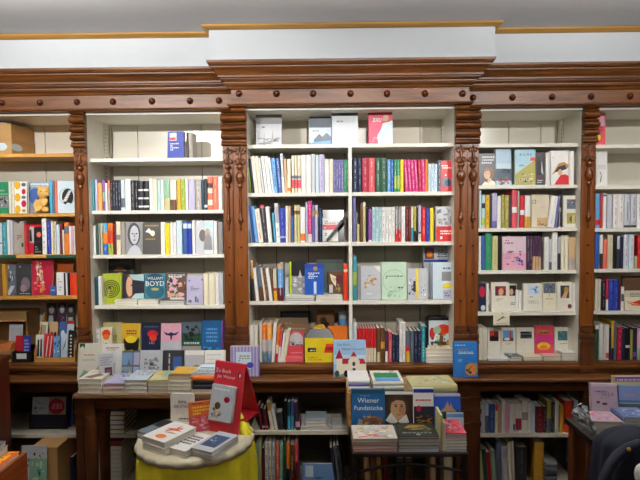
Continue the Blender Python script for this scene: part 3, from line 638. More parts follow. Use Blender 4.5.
# flat books on the fourth shelf first: their tops carry the faces
za = stack('flat pile under the dark-haired face cover, left bay', 115, 137, yw-.004, zs, .13, [(.011, 'cream'), (.014, 'white')], py=303)
zb_ = stack('flat pile under the teal cover, left bay', 138.5, 158, yw-.004, zs, .13, [(.011, 'white'), (.013, 'ivory')], py=303)
zc_ = stack('flat pile under the dark crowd cover, left bay', 160, 184, yw-.004, zs, .13, [(.009, 'silver'), (.009, 'taupe')], py=303)
F(102.5, 121.5, 273.5, yw+.02, zs, 'a9b62c', 'lime-green book with black concentric rings and trumpet bell on fourth shelf of left bay',
  [('o', .45, .5, r, r+.055, '3c4712') for r in (.12, .22, .32, .42)]+[('c', .38, .5, .11, .08, 'charcoal'), ('p', [(.2, 0), (.45, .5), (.3, .5)], 'olive'), ('r', .1, .93, .9, .96, 'olive')], lean=4)
F(122.5, 144, 274.5, yw+.03, za, 'brown', 'book with dark-haired woman face and pale blue panel on fourth shelf of left bay', [('r', 0, 0, .22, 1, 'dusk'), ('c', .33, .5, .17, .42, 'skin'), ('r', .45, .2, 1, .75, 'dusk'), ('p', [(.3, 1), (1, 1), (1, .72), (.5, .78)], 'aqua'), ('p', [(.4, 0), (1, 0), (1, .22), (.6, .2)], 'aqua'), ('c', .45, .55, .08, .03, 'black')], lean=3)
F(144.5, 165.5, 274, yw+.03, zb_, '3a7f95', 'teal book with large white author lettering on fourth shelf of left bay', [('c', .5, .8, .42, .22, 'petrol'), ('c', .5, .3, .45, .3, '2c5f74'), ('t', .5, .82, .19, 'WILLIAM', 'white'), ('t', .5, .6, .34, 'BOYD', 'white'), ('c', .5, .38, .2, .06, 'olive'), ('l', .35, .34, .65, .44, 2, 'khaki')], lean=3)
F(165.8, 186.5, 272.5, yw+.03, zc_, '5d4f4a', 'dark mottled book with crowd photograph on fourth shelf of left bay', [('blobs', 0, 0, 1, 1, 60, ['tan', 'dusk', 'silver', 'brown', 'pink'], 3), ('t', .3, .62, .26, 'DAS', 'white'), ('t', .32, .42, .26, 'VOR', 'white'), ('l', .1, .84, .95, .95, 2, 'white'), ('c', .72, .5, .2, .28, 'brown'), ('r', .2, 0, .9, .08, 'silver')], lean=3)
F(186.8, 203.2, 276.5, yw, zs, 'lavender', 'pale lavender book with small blue sketches on fourth shelf of left bay', [('l', .2, .5, .85, .66, 3, 'slate'), ('c', .15, .85, .06, .03, 'slate'), ('r', .1, .06, .3, .16, 'slate'), ('r', .5, .08, .62, .28, 'slate'), ('r', .66, .06, .72, .2, 'navy'), ('r', .9, .85, .97, .92, 'charcoal')], lean=5)
# row behind the display table on the lowest shelf of the left bay
zs = ZBOTW
row('lowest shelf of left bay, behind the display table', zs, SFW, '91 95.4 331 white; 96.4 100.2 329.5 white L:black; 221.8 223.2 322 violet')
F(100.8, 112, 327.5, yw-.012, zs, 'cream', 'cream book with a red fox head on lowest shelf of left bay', [('c', .5, .82, .38, .12, 'scarlet'), ('c', .5, .72, .3, .08, 'orange'), ('p', [(.25, .62), (.75, .62), (.5, .4)], 'white'), ('c', .5, .52, .08, .03, 'black')])
F(103, 122.5, 322.5, yw+.04, zs, 'khaki', 'plain khaki book half hidden behind the fox book', [('l', .2, .5, .9, .8, 3, 'olive')])
F(122, 140.5, 323.5, yw+.02, zs, 'olive', 'olive-yellow book with black bull shape on lowest shelf of left bay', [('r', 0, .55, 1, 1, 'mustard'), ('l', .2, .7, .8, .85, 2, 'brown'), ('p', [(.1, .6), (.3, .5), (.7, .5), (.95, .62), (.9, .3), (.98, 0), (.75, 0), (.6, .28), (.25, .25), (.1, .4)], 'black'), ('c', .5, .56, .3, .1, 'yellow')])
F(141.5, 160.5, 323, yw+.03, zs, 'navy', 'navy book with red flower motif on lowest shelf of left bay', [('c', .6, .7, .28, .1, 'red'), ('c', .62, .58, .2, .08, 'scarlet'), ('l', .1, .88, .9, .94, 1, 'slate'), ('t', .55, .45, .2, 'LILI', 'silver')])
F(161, 181.5, 323.5, yw+.02, zs, 'pink', 'pink book with black flying bird on lowest shelf of left bay', [('r', 0, 0, 1, .5, 'silver'), ('p', [(.12, .78), (.35, .72), (.5, .76), (.65, .72), (.9, .78), (.75, .68), (.55, .66), (.53, .55), (.47, .55), (.45, .66), (.25, .68)], 'navy'), ('c', .5, .12, .5, .12, 'magenta')])
F(182, 201.5, 322, yw+.03, zs, 'forest', 'dark green forest photograph book on lowest shelf of left bay', [('r', 0, .7, 1, 1, 'slate'), ('blobs', 0, .45, 1, .95, 26, ['forest', 'black', '1d3328'], 5), ('r', 0, .1, 1, .35, 'taupe'), ('l', .1, .4, .9, .5, 1, 'silver')])
F(201.8, 221.5, 320.5, yw+.02, zs, '1f5f94', 'deep blue book with pale title lines on lowest shelf of left bay', [('l', .2, .45, .8, .85, 4, 'sky'), ('blobs', 0, 0, 1, .35, 14, ['cyan', '1f5f94', 'navy'], 8)])
# centre, top shelf
F(256, 281.5, 114, yc+.03, ZC[0], 'silver', 'silver-grey book with town skyline, leftmost on top shelf of centre bay', [('r', 0, .68, 1, 1, '8e8c8c'), ('l', .2, .56, .8, .64, 1, 'slate'), ('blobs', 0, 0, 1, .25, 24, ['taupe', 'slate', 'grey'], 2), ('p', [(.28, .1), (.32, .42), (.36, .1)], 'taupe'), ('p', [(.6, .1), (.65, .5), (.7, .1)], 'taupe'), ('p', [(.8, .1), (.83, .3), (.86, .1)], 'taupe')], lean=6, t=.022)  # grey band across the top is the cornice's shadow painted on the cover
F(309, 331, 116.5, yc+.05, ZC[0], 'ice', 'grey-blue book with mountain picture left of the taller white one, centre top shelf', [('r', 0, .62, 1, 1, 'slate'), ('l', .15, .48, .75, .56, 1, 'grey'), ('p', [(.2, .2), (.45, .4), (.6, .3), (.8, .44), (1, .3), (1, .12), (.2, .12)], 'slate'), ('p', [(0, .1), (1, .18), (1, .05), (0, 0)], 'sky')], lean=5)  # slate upper band paints cornice shade onto this cover
F(331.8, 358, 109, yc+.012, ZC[0], 'd3d7dd', 'tall white book with faint misty mountain cover on top shelf of centre bay', [('r', 0, .8, 1, 1, 'slate'), ('l', .15, .62, .85, .7, 1, 'grey'), ('p', [(.05, .25), (.25, .45), (.4, .32), (.7, .5), (.95, .3), (.95, .15), (.05, .15)], 'ice'), ('blobs', .1, .1, .9, .4, 12, ['silver', 'ice'], 4)], lean=5, rough=.2, t=.03)  # slate strip at the head: shadow of the cornice put into the colour
F(368.5, 392.5, 112.5, yc+.012, ZC[0], 'd63a60', 'raspberry-pink book with a man in white jacket on top shelf of centre bay', [('l', .15, .7, .65, .84, 3, 'white'), ('c', .72, .82, .12, .1, 'tan'), ('p', [(.4, 0), (1, 0), (1, .75), (.85, .7), (.6, .66), (.5, .45), (.35, .25)], 'ice'), ('p', [(.35, .22), (.55, .5), (.5, .3)], 'white'), ('blobs', .05, .05, .4, .3, 10, ['pink', 'rose'], 6)], lean=4, t=.02)
b_ = B(); m_ = wood('jar', '8d7a4c', 'b09a66', .3, 'Z'); xx = X(251.5, yc+.12); b_.lathe(xx, yc+.12, [(.002, ZC[0]), (.008, ZC[0]+.001), (.009, ZC[0]+.04), (.007, ZC[0]+.055), (.004, ZC[0]+.06), (.0045, ZC[0]+.078), (.001, ZC[0]+.079)], m_); 
o_ = b_.done('bottle'); tag(o_, 'small slim brown bottle at left end of centre top shelf', 'bottle')
# centre right
F(441.5, 454, 160.5, yc, ZC[1], 'red', 'red book with two white title lines and blue bouquet, centre bay top book shelf', [('l', .1, .74, .95, .88, 2, 'white'), ('c', .4, .3, .3, .17, 'slate'), ('c', .5, .28, .2, .12, 'navy'), ('c', .9, .35, .12, .12, 'forest'), ('p', [(.3, .5), (.36, .58), (.42, .5)], 'white')], lean=4, w=.075)
F(436, 454.2, 206.5, yc, ZC[2], 'silver', 'book with grey photo above red title block on second centre shelf', [('r', 0, 0, 1, .43, 'red'), ('blobs', 0, .43, 1, 1, 30, ['grey', 'taupe', 'silver', 'slate'], 9), ('p', [(.3, .43), (.4, .7), (.7, .85), (.8, .43)], 'silver'), ('l', .2, .2, .95, .34, 2, 'white'), ('r', .2, .06, .33, .14, 'white')], lean=3)
F(322.5, 344, 210, yc+.06, ZC[2], 'navy', 'dark blue glossy book leaning at the back of second centre shelf', [('c', .6, .8, .4, .16, 'cobalt'), ('r', 0, .4, 1, .6, 'dusk')], lean=9, rough=.2)
F(322.5, 338, 218, yc+.025, ZC[2], 'white', 'white book with red band and black lettering on second centre shelf', [('r', 0, .5, 1, .72, 'rose'), ('l', .1, .76, .9, .92, 2, 'slate'), ('l', .1, .25, .8, .4, 2, 'slate'), ('l', .1, .55, .9, .66, 1, 'white')], lean=6)
# the book fallen aslant against the divider
x0_, x1_ = at(326, 242, yc).x, at(346.5, 216, yc).x
hh_ = at(346.5, 216, yc).z-ZC[2]; L_ = math.hypot(x1_-x0_, hh_); th_ = math.atan2(x1_-x0_, hh_)
book('spine', .13, L_-.012, .012, 'charcoal', (x0_+.004, yc-.004, ZC[2]+.0066), (0, th_, 0), letter='silver', label='dark grey book fallen aslant against the centre divider', group='aslant book')
# centre third shelf
zs = ZC[3]
z1_ = stack('flat pile under the black travel cover, centre bay', 285, 314.5, yc-.01, zs, .13, [(.011, 'slate'), (.013, 'white')], py=300)
z2_ = stack('flat pile beside the red spine, centre bay', 316.5, 342.8, yc-.01, zs, .13, [(.013, 'ivory'), (.011, 'white')], py=300)
F(289.5, 307, 261.5, yc+.03, z1_, 'grey', 'black and grey book with lime-green spine edge on third centre shelf', [('r', 0, .55, 1, 1, 'black'), ('blobs', .05, .02, 1, .55, 26, ['grey', 'slate', 'silver'], 11), ('l', .2, .36, .9, .44, 1, 'white'), ('r', 0, 0, .1, 1, 'c8e000'), ('p', [(.5, .5), (.6, .75), (.72, .5)], 'silver')], lean=5)
F(304.8, 324, 264, yc+.012, z1_, '1f55b0', 'bright blue book with white title and tower on third centre shelf', [('r', 0, .86, 1, 1, 'cobalt'), ('c', .55, .85, .12, .07, 'gold'), ('l', .15, .52, .85, .74, 4, 'white'), ('r', .46, .02, .6, .42, 'ice')], lean=4)
F(316.5, 343, 259.5, yc+.08, zs, '5f7068', 'large dull green book leaning at the back of third centre shelf', [('r', 0, .9, 1, 1, '4d5c55')], lean=4)
F(328.3, 343, 271.5, yc+.04, z2_, 'brown', 'book with food collage cover on third centre shelf', [('p', [(.1, .9), (.55, .75), (.5, .3), (.2, .6)], 'cream'), ('c', .75, .65, .25, .2, 'maroon'), ('r', .05, .02, .3, .4, 'silver'), ('blobs', .3, 0, 1, .5, 18, ['grey', 'brown', 'taupe', 'olive'], 12), ('p', [(.2, .75), (.5, .7), (.45, .45)], 'khaki')], lean=5)
row('third shelf of centre bay, behind the black travel book', zs, SFC, '285 288.8 277 white +.05')
F(357.5, 380.5, 266, yc, zs, 'silver', 'silver shrink-wrapped book with golden ornament on third centre shelf', [('r', 0, 0, .14, 1, 'grey'), ('blobs', .25, .3, .85, .8, 26, ['beige', 'silver', 'gold', 'tan'], 13), ('l', .35, .16, .85, .22, 1, 'white'), ('p', [(.7, 1), (1, 1), (1, .8)], 'white')], lean=5, rough=.12, t=.025)
F(381.3, 406.5, 262, yc, zs, 'mint', 'mint-green book with dark green lettering on third centre shelf', [('o', .5, .5, .44, .46, 'sage'), ('l', .15, .56, .9, .66, 2, 'forest'), ('l', .3, .3, .85, .37, 1, '35503c'), ('blobs', .15, .04, .9, .36, 24, ['sage', 'mint', 'a9cbaa'], 14)], lean=4, t=.028)
F(407.5, 427.5, 268.5, yc, zs, 'silver', 'grey book with vertical yellow strip and black sketches on third centre shelf', [('r', .42, .05, .54, 1, 'yellow'), ('blobs', .02, .05, .4, .75, 22, ['charcoal', 'grey', 'silver', 'white'], 15), ('blobs', .58, .1, .95, .5, 12, ['slate', 'grey', 'white'], 16), ('r', .28, .25, .4, .6, 'charcoal')], lean=4)
F(431.5, 453.8, 262.5, yc, zs, 'ice', 'thick grey-white book with yellow band on third centre shelf', [('r', .5, .3, 1, .42, 'yellow'), ('r', .45, .5, 1, .75, 'grey'), ('r', .5, .02, 1, .26, 'lavender'), ('l', .55, .08, .95, .22, 2, 'slate'), ('r', 0, 0, .04, 1, 'slate'), ('l', .45, .82, .85, .9, 1, 'slate')], lean=3, t=.05)
F(423.5, 453.5, 247, yc+.075, zs, 'silver', 'tall book with small figure picture behind the yellow-banded book', [('r', 0, .9, 1, 1, '9aa0a8'), ('r', .03, .76, .35, .99, 'brown'), ('c', .2, .86, .1, .06, 'orange'), ('r', 0, .7, 1, .75, 'cobalt'), ('l', .45, .8, .95, .96, 4, 'slate')], lean=3)
# lowest shelf centre
zs = ZBOTC
zr = stack('flat red pile under the pram picture, centre bay', 285.5, 303.5, yc-.012, zs, .12, [(.0085, 'rose'), (.0085, 'rose'), (.0085, 'rose')], py=360, kind='flats')
F(287.5, 303.5, 331.5, yc+.03, zr, 'rose', 'rose-red book with grey arched picture on lowest centre shelf', [('c', .55, .66, .42, .3, 'silver'), ('r', .13, .38, .97, .66, 'silver'), ('blobs', .05, .34, 1, .56, 14, ['black', 'charcoal', 'maroon'], 17), ('c', .62, .3, .3, .1, 'rose'), ('l', .15, .04, .9, .12, 1, 'pink')], lean=6)
F(266.5, 308, 318, yc+.10, zs, '8a7458', 'wide tan book standing behind the white spines of lowest centre shelf', [('l', .2, .8, .6, .9, 2, 'tan')], lean=3, t=.012)
F(284, 311, 324, yc+.075, zs, '94775d', 'plain brown book behind the arched picture book, lowest centre shelf', [('l', .2, .84, .9, .92, 1, 'tan')], lean=3)
F(316.5, 334.5, 310.5, yc+.10, zs, 'brown', 'brown book with dark seated figure behind the yellow house bag', [('c', .4, .85, .2, .06, '3a2418'), ('p', [(.2, .6), (.3, .8), (.6, .82), (.7, .6)], '3a2418'), ('r', .05, .02, .95, .97, '7a5638'), ('c', .38, .78, .18, .08, '3a2418'), ('c', .5, .7, .2, .06, '2a1810')], lean=4)
F(328, 347.5, 326, yc+.04, zs, 'orange', 'bright orange book behind the yellow house-shaped bag', [('l', .3, .1, .9, .3, 2, 'cream')], lean=6)
row('lowest centre shelf, right half, at the back', zs, SFC, '425.4 427.6 327 black +.01')
zt_ = stack('white pile under the floral tin, centre bay', 426.5, 453.5, yc-.02, zs, .14, [(.0155, 'white'), (.0155, 'ivory'), (.0155, 'white'), (.0165, 'cream')], [('blobs', .05, .05, .95, .5, 20, ['ochre', 'olive', 'tan', 'brown'], 18), ('r', .1, .6, .9, .95, 'ice')], py=360)
# right bay second shelf
zs = ZR[1]
F(478.8, 495, 153.5, yw, zs, 'charcoal', 'dark grey book with portrait of a fair woman on second shelf of right bay', [('l', .15, .68, .95, .95, 3, 'silver'), ('c', .6, .42, .3, .17, '6b4a22'), ('c', .72, .33, .2, .14, '6b4a22'), ('c', .5, .34, .2, .15, 'skin'), ('p', [(.32, .42), (.5, .52), (.72, .46), (.74, .36), (.6, .46)], '7d5a2a'), ('c', .42, .36, .04, .012, '4a3220'), ('c', .57, .36, .04, .012, '4a3220'), ('p', [(.47, .35), (.5, .28), (.46, .28)], 'b5815f'), ('p', [(.55, .22), (.75, .22), (.8, .1), (.5, .1)], 'skin'), ('p', [(.15, 0), (1, 0), (1, .1), (.8, .15), (.55, .08), (.35, .12)], 'cream')], lean=3)
F(495.5, 511.5, 149, yw, zs, 'ice', 'pale blue book with treeline and field on second shelf of right bay', [('r', 0, .6, 1, 1, 'b8cfe0'), ('r', 0, .12, 1, .45, 'slate'), ('blobs', 0, .3, 1, .48, 20, ['slate', 'petrol', 'charcoal'], 19), ('blobs', 0, 0, 1, .25, 20, ['rose', 'green', 'navy', 'khaki'], 20)], lean=3, rz=5, t=.03)
F(515, 535.5, 149.5, yw-.004, zs, 'aqua', 'travel book with sky, olive hill and white title on second shelf of right bay', [('r', 0, .6, 1, 1, 'a4cfe0'), ('p', [(0, .3), (.35, .45), (1, .72), (1, 0), (0, 0)], 'olive'), ('blobs', 0, 0, 1, .35, 22, ['olive', 'khaki', 'forest', 'brown'], 21), ('t', .52, .85, .17, 'R O M E', 'navy'), ('r', .74, .68, .98, .77, 'scarlet'), ('t', .5, .14, .19, 'LATIUM', 'white'), ('c', .3, .55, .14, .03, 'sky')], lean=3)
F(535.8, 545.2, 152.5, yw+.006, zs, 'charcoal', 'charcoal book with dark figure on second shelf of right bay', [('p', [(.1, .25), (.5, .25), (.6, .6), (.3, .9), (.1, .7)], 'black'), ('p', [(.55, .4), (.8, .3), (.6, .75)], 'silver'), ('r', .1, .25, .7, .3, 'maroon'), ('l', .1, .06, .95, .18, 2, 'silver')], lean=3)
row('second shelf of right bay, between the charcoal and emperor covers', zs, SFW, '545.8 549.8 152.5 white')
F(550.5, 568.5, 150.5, yw, zs, 'white', 'white book showing man in bicorne hat and red coat, second shelf of right bay', [('l', .1, .78, .85, .84, 1, 'silver'), ('p', [(.05, .28), (.3, .5), (.45, .62), (.75, .66), (1, .58), (.98, .5), (.7, .42), (.4, .42)], 'gold'), ('p', [(.2, .36), (.4, .52), (.8, .58), (.9, .46), (.6, .4)], 'dusk'), ('c', .52, .36, .12, .09, 'skin'), ('p', [(.18, 0), (1, 0), (1, .25), (.8, .3), (.55, .28), (.3, .1)], 'red')], lean=3, t=.026)
row('second shelf of right bay, at its right end', zs, SFW, '569.4 574 151 white')
zs = ZR[2]
F(531.4, 549, 194.5, yw+.01, zs, 'beige', 'thick cream book with faded rose title on third shelf of right bay', [('r', .02, .72, .26, .84, '8f8a78'), ('r', .06, .74, .2, .82, 'beige'), ('r', .3, .05, .95, .3, 'tan'), ('blobs', .3, .02, .98, .2, 14, ['brown', 'tan', 'ochre'], 22), ('t', .64, .62, .2, '1805', 'pink'), ('l', .36, .78, .92, .83, 1, 'taupe')], lean=2, t=.035)
F(563.4, 580, 195.5, yw, zs, 'ivory', 'ivory book with two framed photographs on third shelf of right bay', [('r', .2, .58, .97, .88, 'slate'), ('blobs', .2, .58, .97, .88, 14, ['plum', 'silver', 'brown', 'dusk', 'violet'], 23), ('r', .2, .12, .97, .45, 'olive'), ('c', .58, .26, .22, .12, 'brown'), ('r', .5, .14, .68, .38, 'khaki')], lean=2)
b_ = B(); b_.ball((X(560.4, yw+.02), yw+.03, zs+.088), .010, .008, .012, mat('silver', .3)); b_.lathe(X(560.4, yw+.02), yw+.03, [(.012, zs+.0005), (.012, zs+.004), (.003, zs+.008), (.003, zs+.08)], mat('silver', .3)); tag(b_.done('price_tag_stand'), 'small round white tag stand beside the two-photograph book', 'tag stand')
zs = ZR[3]
F(502.2, 526, 236.5, yw, zs, 'pink', 'pink book with city line drawing and round blue sticker on fourth shelf of right bay', [('r', 0, .5, 1, 1, 'ddc4cf'), ('l', .1, .78, .92, .94, 2, 'a05a76'), ('blobs', .02, .08, .98, .6, 40, ['c98aa3', 'd9a4b8', 'a05a76', 'pink'], 24), ('s', .72, .25, .15, .1, 'cobalt')], lean=2)
zs = ZR[4]
F(478.2, 486, 283.5, yw, zs, 'navy', 'navy book with red disc on fifth shelf of right bay', [('c', .5, .7, .38, .2, 'crimson'), ('c', .6, .12, .3, .1, 'silver')], lean=3)
F(491.5, 509, 282.5, yw, zs, 'ivory', 'ivory book with red-toned face picture above hanging note, fifth shelf right bay', [('r', .2, .54, .82, .87, 'maroon'), ('c', .52, .66, .14, .13, 'skin'), ('c', .6, .8, .2, .05, 'red'), ('blobs', .2, .54, .82, .87, 10, ['brown', 'black', 'maroon'], 25), ('c', .55, .68, .13, .12, 'skin'), ('l', .25, .34, .75, .46, 3, 'taupe')], lean=3)
F(508.5, 516.5, 284, yw+.028, zs, 'ivory', 'white book with dark-haired head, half hidden on fifth shelf of right bay', [('r', .1, .55, .95, .95, 'black'), ('c', .35, .7, .25, .12, 'skin'), ('l', .2, .2, .8, .32, 2, 'slate')], lean=3)
F(523.5, 542, 283.5, yw, zs, 'ivory', 'white book with pale blue flower square on fifth shelf of right bay', [('r', .22, .6, .85, .92, 'ice'), ('blobs', .22, .6, .85, .92, 14, ['denim', 'sky', 'ice'], 26), ('l', .28, .5, .7, .54, 1, 'navy'), ('l', .22, .28, .8, .4, 3, 'taupe')], lean=3)
F(542.6, 556, 282.5, yw+.012, zs, 'cream', 'cream book with dark slate picture half on fifth shelf of right bay', [('r', .05, .62, .95, .98, 'slate'), ('blobs', .05, .62, .95, .98, 10, ['slate', 'charcoal', 'grey'], 27), ('l', .2, .4, .9, .46, 1, 'taupe'), ('r', .48, .5, .52, .75, 'gold')], lean=3)
F(557.3, 572, 282, yw, zs, 'ivory', 'white book with fair-haired woman picture and dark red sticker on fifth shelf of right bay', [('r', .2, .44, .8, .88, 'charcoal'), ('c', .6, .72, .16, .12, 'gold'), ('p', [(.25, .44), (.6, .44), (.7, .66), (.5, .66)], 'skin'), ('l', .25, .3, .75, .36, 2, 'silver'), ('s', .82, .16, .14, .08, 'maroon')], lean=3)
za = stack('tan pair behind the fifth shelf covers, right bay', 478.8, 500, yw+.06, zs, .12, [(.02, 'khaki'), (.02, 'beige')]*1, py=276) if False else None
zs = ZBOTW
fz_ = yw+.045
F(487.5, 500.5, 328, fz_, zs, 'ivory', 'white book with red and black picture on lowest shelf of right bay', [('r', .15, .55, .85, .9, 'maroon'), ('r', .2, .55, .8, .7, 'black'), ('r', .2, .74, .5, .88, 'scarlet')], lean=3)
F(501, 515.6, 328, fz_, zs, 'ivory', 'white book with blue sky and red tower picture on lowest shelf of right bay', [('r', .12, .55, .85, .92, 'sky'), ('r', .12, .55, .85, .66, 'brown'), ('r', .6, .66, .7, .9, 'red'), ('c', .4, .62, .2, .05, 'white'), ('l', .3, .44, .7, .5, 2, 'taupe')], lean=3)
F(516.2, 534.5, 328, fz_, zs, 'ivory', 'white book with striped black and grey picture on lowest shelf of right bay', [('r', .22, .64, .85, .88, 'slate'), ('r', .25, .7, .85, .76, 'black'), ('r', .22, .82, .7, .88, 'black'), ('r', .22, .64, .6, .68, 'black'), ('l', .35, .54, .75, .58, 1, 'taupe')], lean=3)
F(535.2, 553.5, 325.5, fz_-.01, zs, 'rose', 'pink-red book with yellow sunburst on lowest shelf of right bay', [('r', 0, .4, 1, .7, 'magenta'), ('c', .45, .36, .36, .12, 'yellow'), ('c', .45, .32, .22, .07, 'orange'), ('c', .45, .8, .32, .06, 'gold'), ('l', .2, .76, .75, .84, 1, 'maroon')], lean=3)
F(554.5, 570.2, 327.5, fz_, zs, 'ivory', 'white book with teal street picture on lowest shelf of right bay', [('r', .2, .56, .82, .88, '3f6f74'), ('blobs', .2, .56, .82, .88, 12, ['salmon', 'teal', 'taupe', 'petrol'], 28), ('l', .3, .44, .8, .5, 1, 'taupe')], lean=3)
yst = YW-.0
stack('thin white book at left end of lowest shelf, right bay', 489, 509, SFW-.0, zs, .10, [(.009, 'white', None, 'white')], [('l', .2, .5, .8, .6, 1, 'sky')], py=358)
stack('dark-covered pair beside the thin white book, right bay', 501+9.5, 522.5, SFW-.0, zs, .10, [(.010, 'ivory'), (.011, 'slate')], [('blobs', .05, .05, .95, .95, 14, ['slate', 'navy', 'silver'], 29)], py=358, yaw=6)
stack('cream pair below the striped picture, right bay', 524.5, 543, SFW-.0, zs, .10, [(.009, 'ivory'), (.010, 'cream')], [('l', .2, .5, .8, .6, 1, 'rose')], py=358)
stack('cream pair below the pink sunburst, right bay', 543.8, 561.5, SFW-.0, zs, .10, [(.010, 'ivory'), (.012, 'khaki')], [('r', .05, .05, .95, .95, 'pink')], py=358)
stack('white trio at right end of lowest shelf, right bay', 562.3, 581, SFW-.0, zs, .10, [(.012, 'white'), (.012, 'ivory'), (.014, 'white')], [('l', .2, .4, .8, .7, 2, 'silver')], py=358)
# far right bay
F(595.8, 605.5, 113.5, yw+.02, ZFR[0], 'rose', 'red-pink box with yellow flower on top shelf of far right bay', [('r', .3, .62, .9, .72, 'lavender'), ('r', .2, .7, .9, .92, 'pink'), ('c', .25, .25, .25, .1, 'yellow'), ('l', .1, .4, .8, .6, 3, 'maroon')], lean=2, t=.03)
F(596.2, 607.4, 151.5, yw+.01, ZFR[1], 'white', 'white book with grey stem sketch alone on second shelf of far right bay', [('l', .1, .5, .9, .62, 3, 'silver'), ('p', [(.3, .1), (.42, .3), (.3, .4), (.38, .4), (.5, .28), (.4, .1)], 'slate')], lean=2, t=.03)
F(625, 644, 291, yw-.006, ZFR[4], 'cream', 'cream book with orange-red swoosh on fifth shelf of far right bay', [('r', 0, .7, 1, 1, 'beige'), ('l', .25, .7, .8, .95, 3, 'slate'), ('p', [(0, .5), (.4, .42), (1, .6), (1, .3), (.5, .34)], 'scarlet'), ('p', [(0, .45), (.5, .3), (1, .35), (1, .22), (.4, .24)], 'salmon')], lean=4, rough=.2)
F(622.5, 645, 276, yw+.06, ZFR[4], '7a5c46', 'brown book standing behind the orange swoosh book', [('r', .1, .9, .9, .95, '9a7a60')], lean=3)
# far left bay
zs = ZFL[1]
F(-4, 8.5, 182, yw, zs, 'green', 'green book with black and white photo strip on second shelf of far left bay', [('r', 0, .18, 1, .55, 'grey'), ('blobs', 0, .18, 1, .55, 20, ['silver', 'charcoal', 'black'], 30), ('l', .3, .7, .95, .8, 1, 'sage'), ('r', 0, .6, 1, .63, 'sage')], lean=2)
F(14.2, 26.8, 181.5, yw, zs, 'white', 'white book patterned with yellow and red flowers on second shelf of far left bay', [('c', .25, q, .24, .13, 'mustard') for q in (.12, .5, .88)]+[('c', .75, .3, .2, .11, 'crimson'), ('c', .75, .68, .16, .09, 'crimson'), ('c', .75, .9, .18, .06, 'slate'), ('c', .75, .5, .18, .05, 'slate'), ('c', .75, .08, .16, .05, 'olive')], lean=2)
F(27.2, 49, 182.5, yw+.03, zs, '7d97ad', 'grey-blue book with deeper blue blotch behind the plush bear', [('r', 0, .85, 1, .97, 'ice'), ('c', .35, .55, .28, .26, 'denim'), ('l', .1, .86, .9, .93, 2, 'slate'), ('r', 0, 0, 1, .2, 'grey')], lean=3)
F(57.3, 75, 181, yw, zs, 'ice', 'pale book with black brush blot in an oval on second shelf of far left bay', [('o', .55, .52, .43, .47, 'sage'), ('c', .58, .5, .33, .26, 'black')]+[('p', [(.3+.06*i, .35+.05*i), (.55+.04*i, .37+.05*i), (.5+.05*i, .4+.05*i), (.3+.05*i, .39+.05*i)], 'white') for i in range(7)]+[('c', .62, .22, .16, .1, 'ice')], lean=2)
zs = ZFL[2]
F(12.8, 24.2, 221, yw+.005, zs, 'taupe', 'grey-brown book with small dark squares on third shelf of far left bay', [('r', .75, .22, .92, .34, 'dusk'), ('l', .3, .45, .8, .6, 3, 'brown'), ('p', [(.1, 1), (.7, 1), (.5, .92)], 'dusk')], lean=2)
F(26.8, 42, 224.5, yw+.02, zs, 'red', 'red book with white photo panel on third shelf of far left bay', [('r', .12, .38, .6, .92, 'silver'), ('p', [(.2, .42), (.35, .42), (.3, .85), (.2, .8)], 'black'), ('r', .02, .05, .98, .3, 'crimson')], lean=3)
F(33.8, 42.2, 227, yw-.004, zs, 'black', 'black book with red disc in front of the red one, far left bay', [('c', .6, .72, .28, .1, 'salmon'), ('l', .15, .06, .9, .34, 3, 'grey'), ('l', .2, .44, .9, .5, 1, 'maroon')], lean=3)
zs = ZFL[3]
F(6, 16, 264.5, yw+.01, zs, 'slate', 'slate book with grey shapes on fourth shelf of far left bay', [('blobs', 0, .3, 1, 1, 12, ['silver', 'grey', 'charcoal'], 31), ('p', [(0, 0), (.5, .3), (.9, .3), (.4, 0)], 'silver')], lean=3)
F(16.5, 31.5, 263.5, yw, zs, 'charcoal', 'charcoal book with mauve portrait photo on fourth shelf of far left bay', [('c', .6, .35, .3, .22, '7d6a74'), ('c', .45, .22, .2, .12, '97828a'), ('l', .15, .88, .85, .95, 1, 'silver'), ('l', .2, .04, .9, .08, 1, 'silver')], lean=3)
F(31.8, 52.5, 259, yw+.01, zs, 'crimson', 'crimson book with bouquet of pale flowers on fourth shelf of far left bay', [('blobs', .15, .3, .6, .98, 34, ['pink', 'khaki', 'rose', 'cream', 'olive'], 32), ('blobs', .05, .02, .7, .4, 20, ['pink', 'rose', 'olive', 'salmon'], 33)], lean=3)
F(53, 73, 262.5, yw+.06, zs, 'b5581f', 'rust-orange book at the back of fourth shelf of far left bay', [('p', [(0, .75), (.7, .55), (.2, .1), (0, .1)], 'mustard')], lean=3)
F(49.8, 56.2, 286, yw-.008, zs, 'denim', 'small blue card booklet in front of the white book, far left bay', [('l', .2, .5, .8, .7, 1, 'ice')], lean=3, t=.006)
F(56.2, 63.8, 272.5, yw, zs, 'white', 'white booklet with thin scribbled line on fourth shelf of far left bay', [('l', .2, .2, .8, .8, 5, 'lavender')], lean=2)
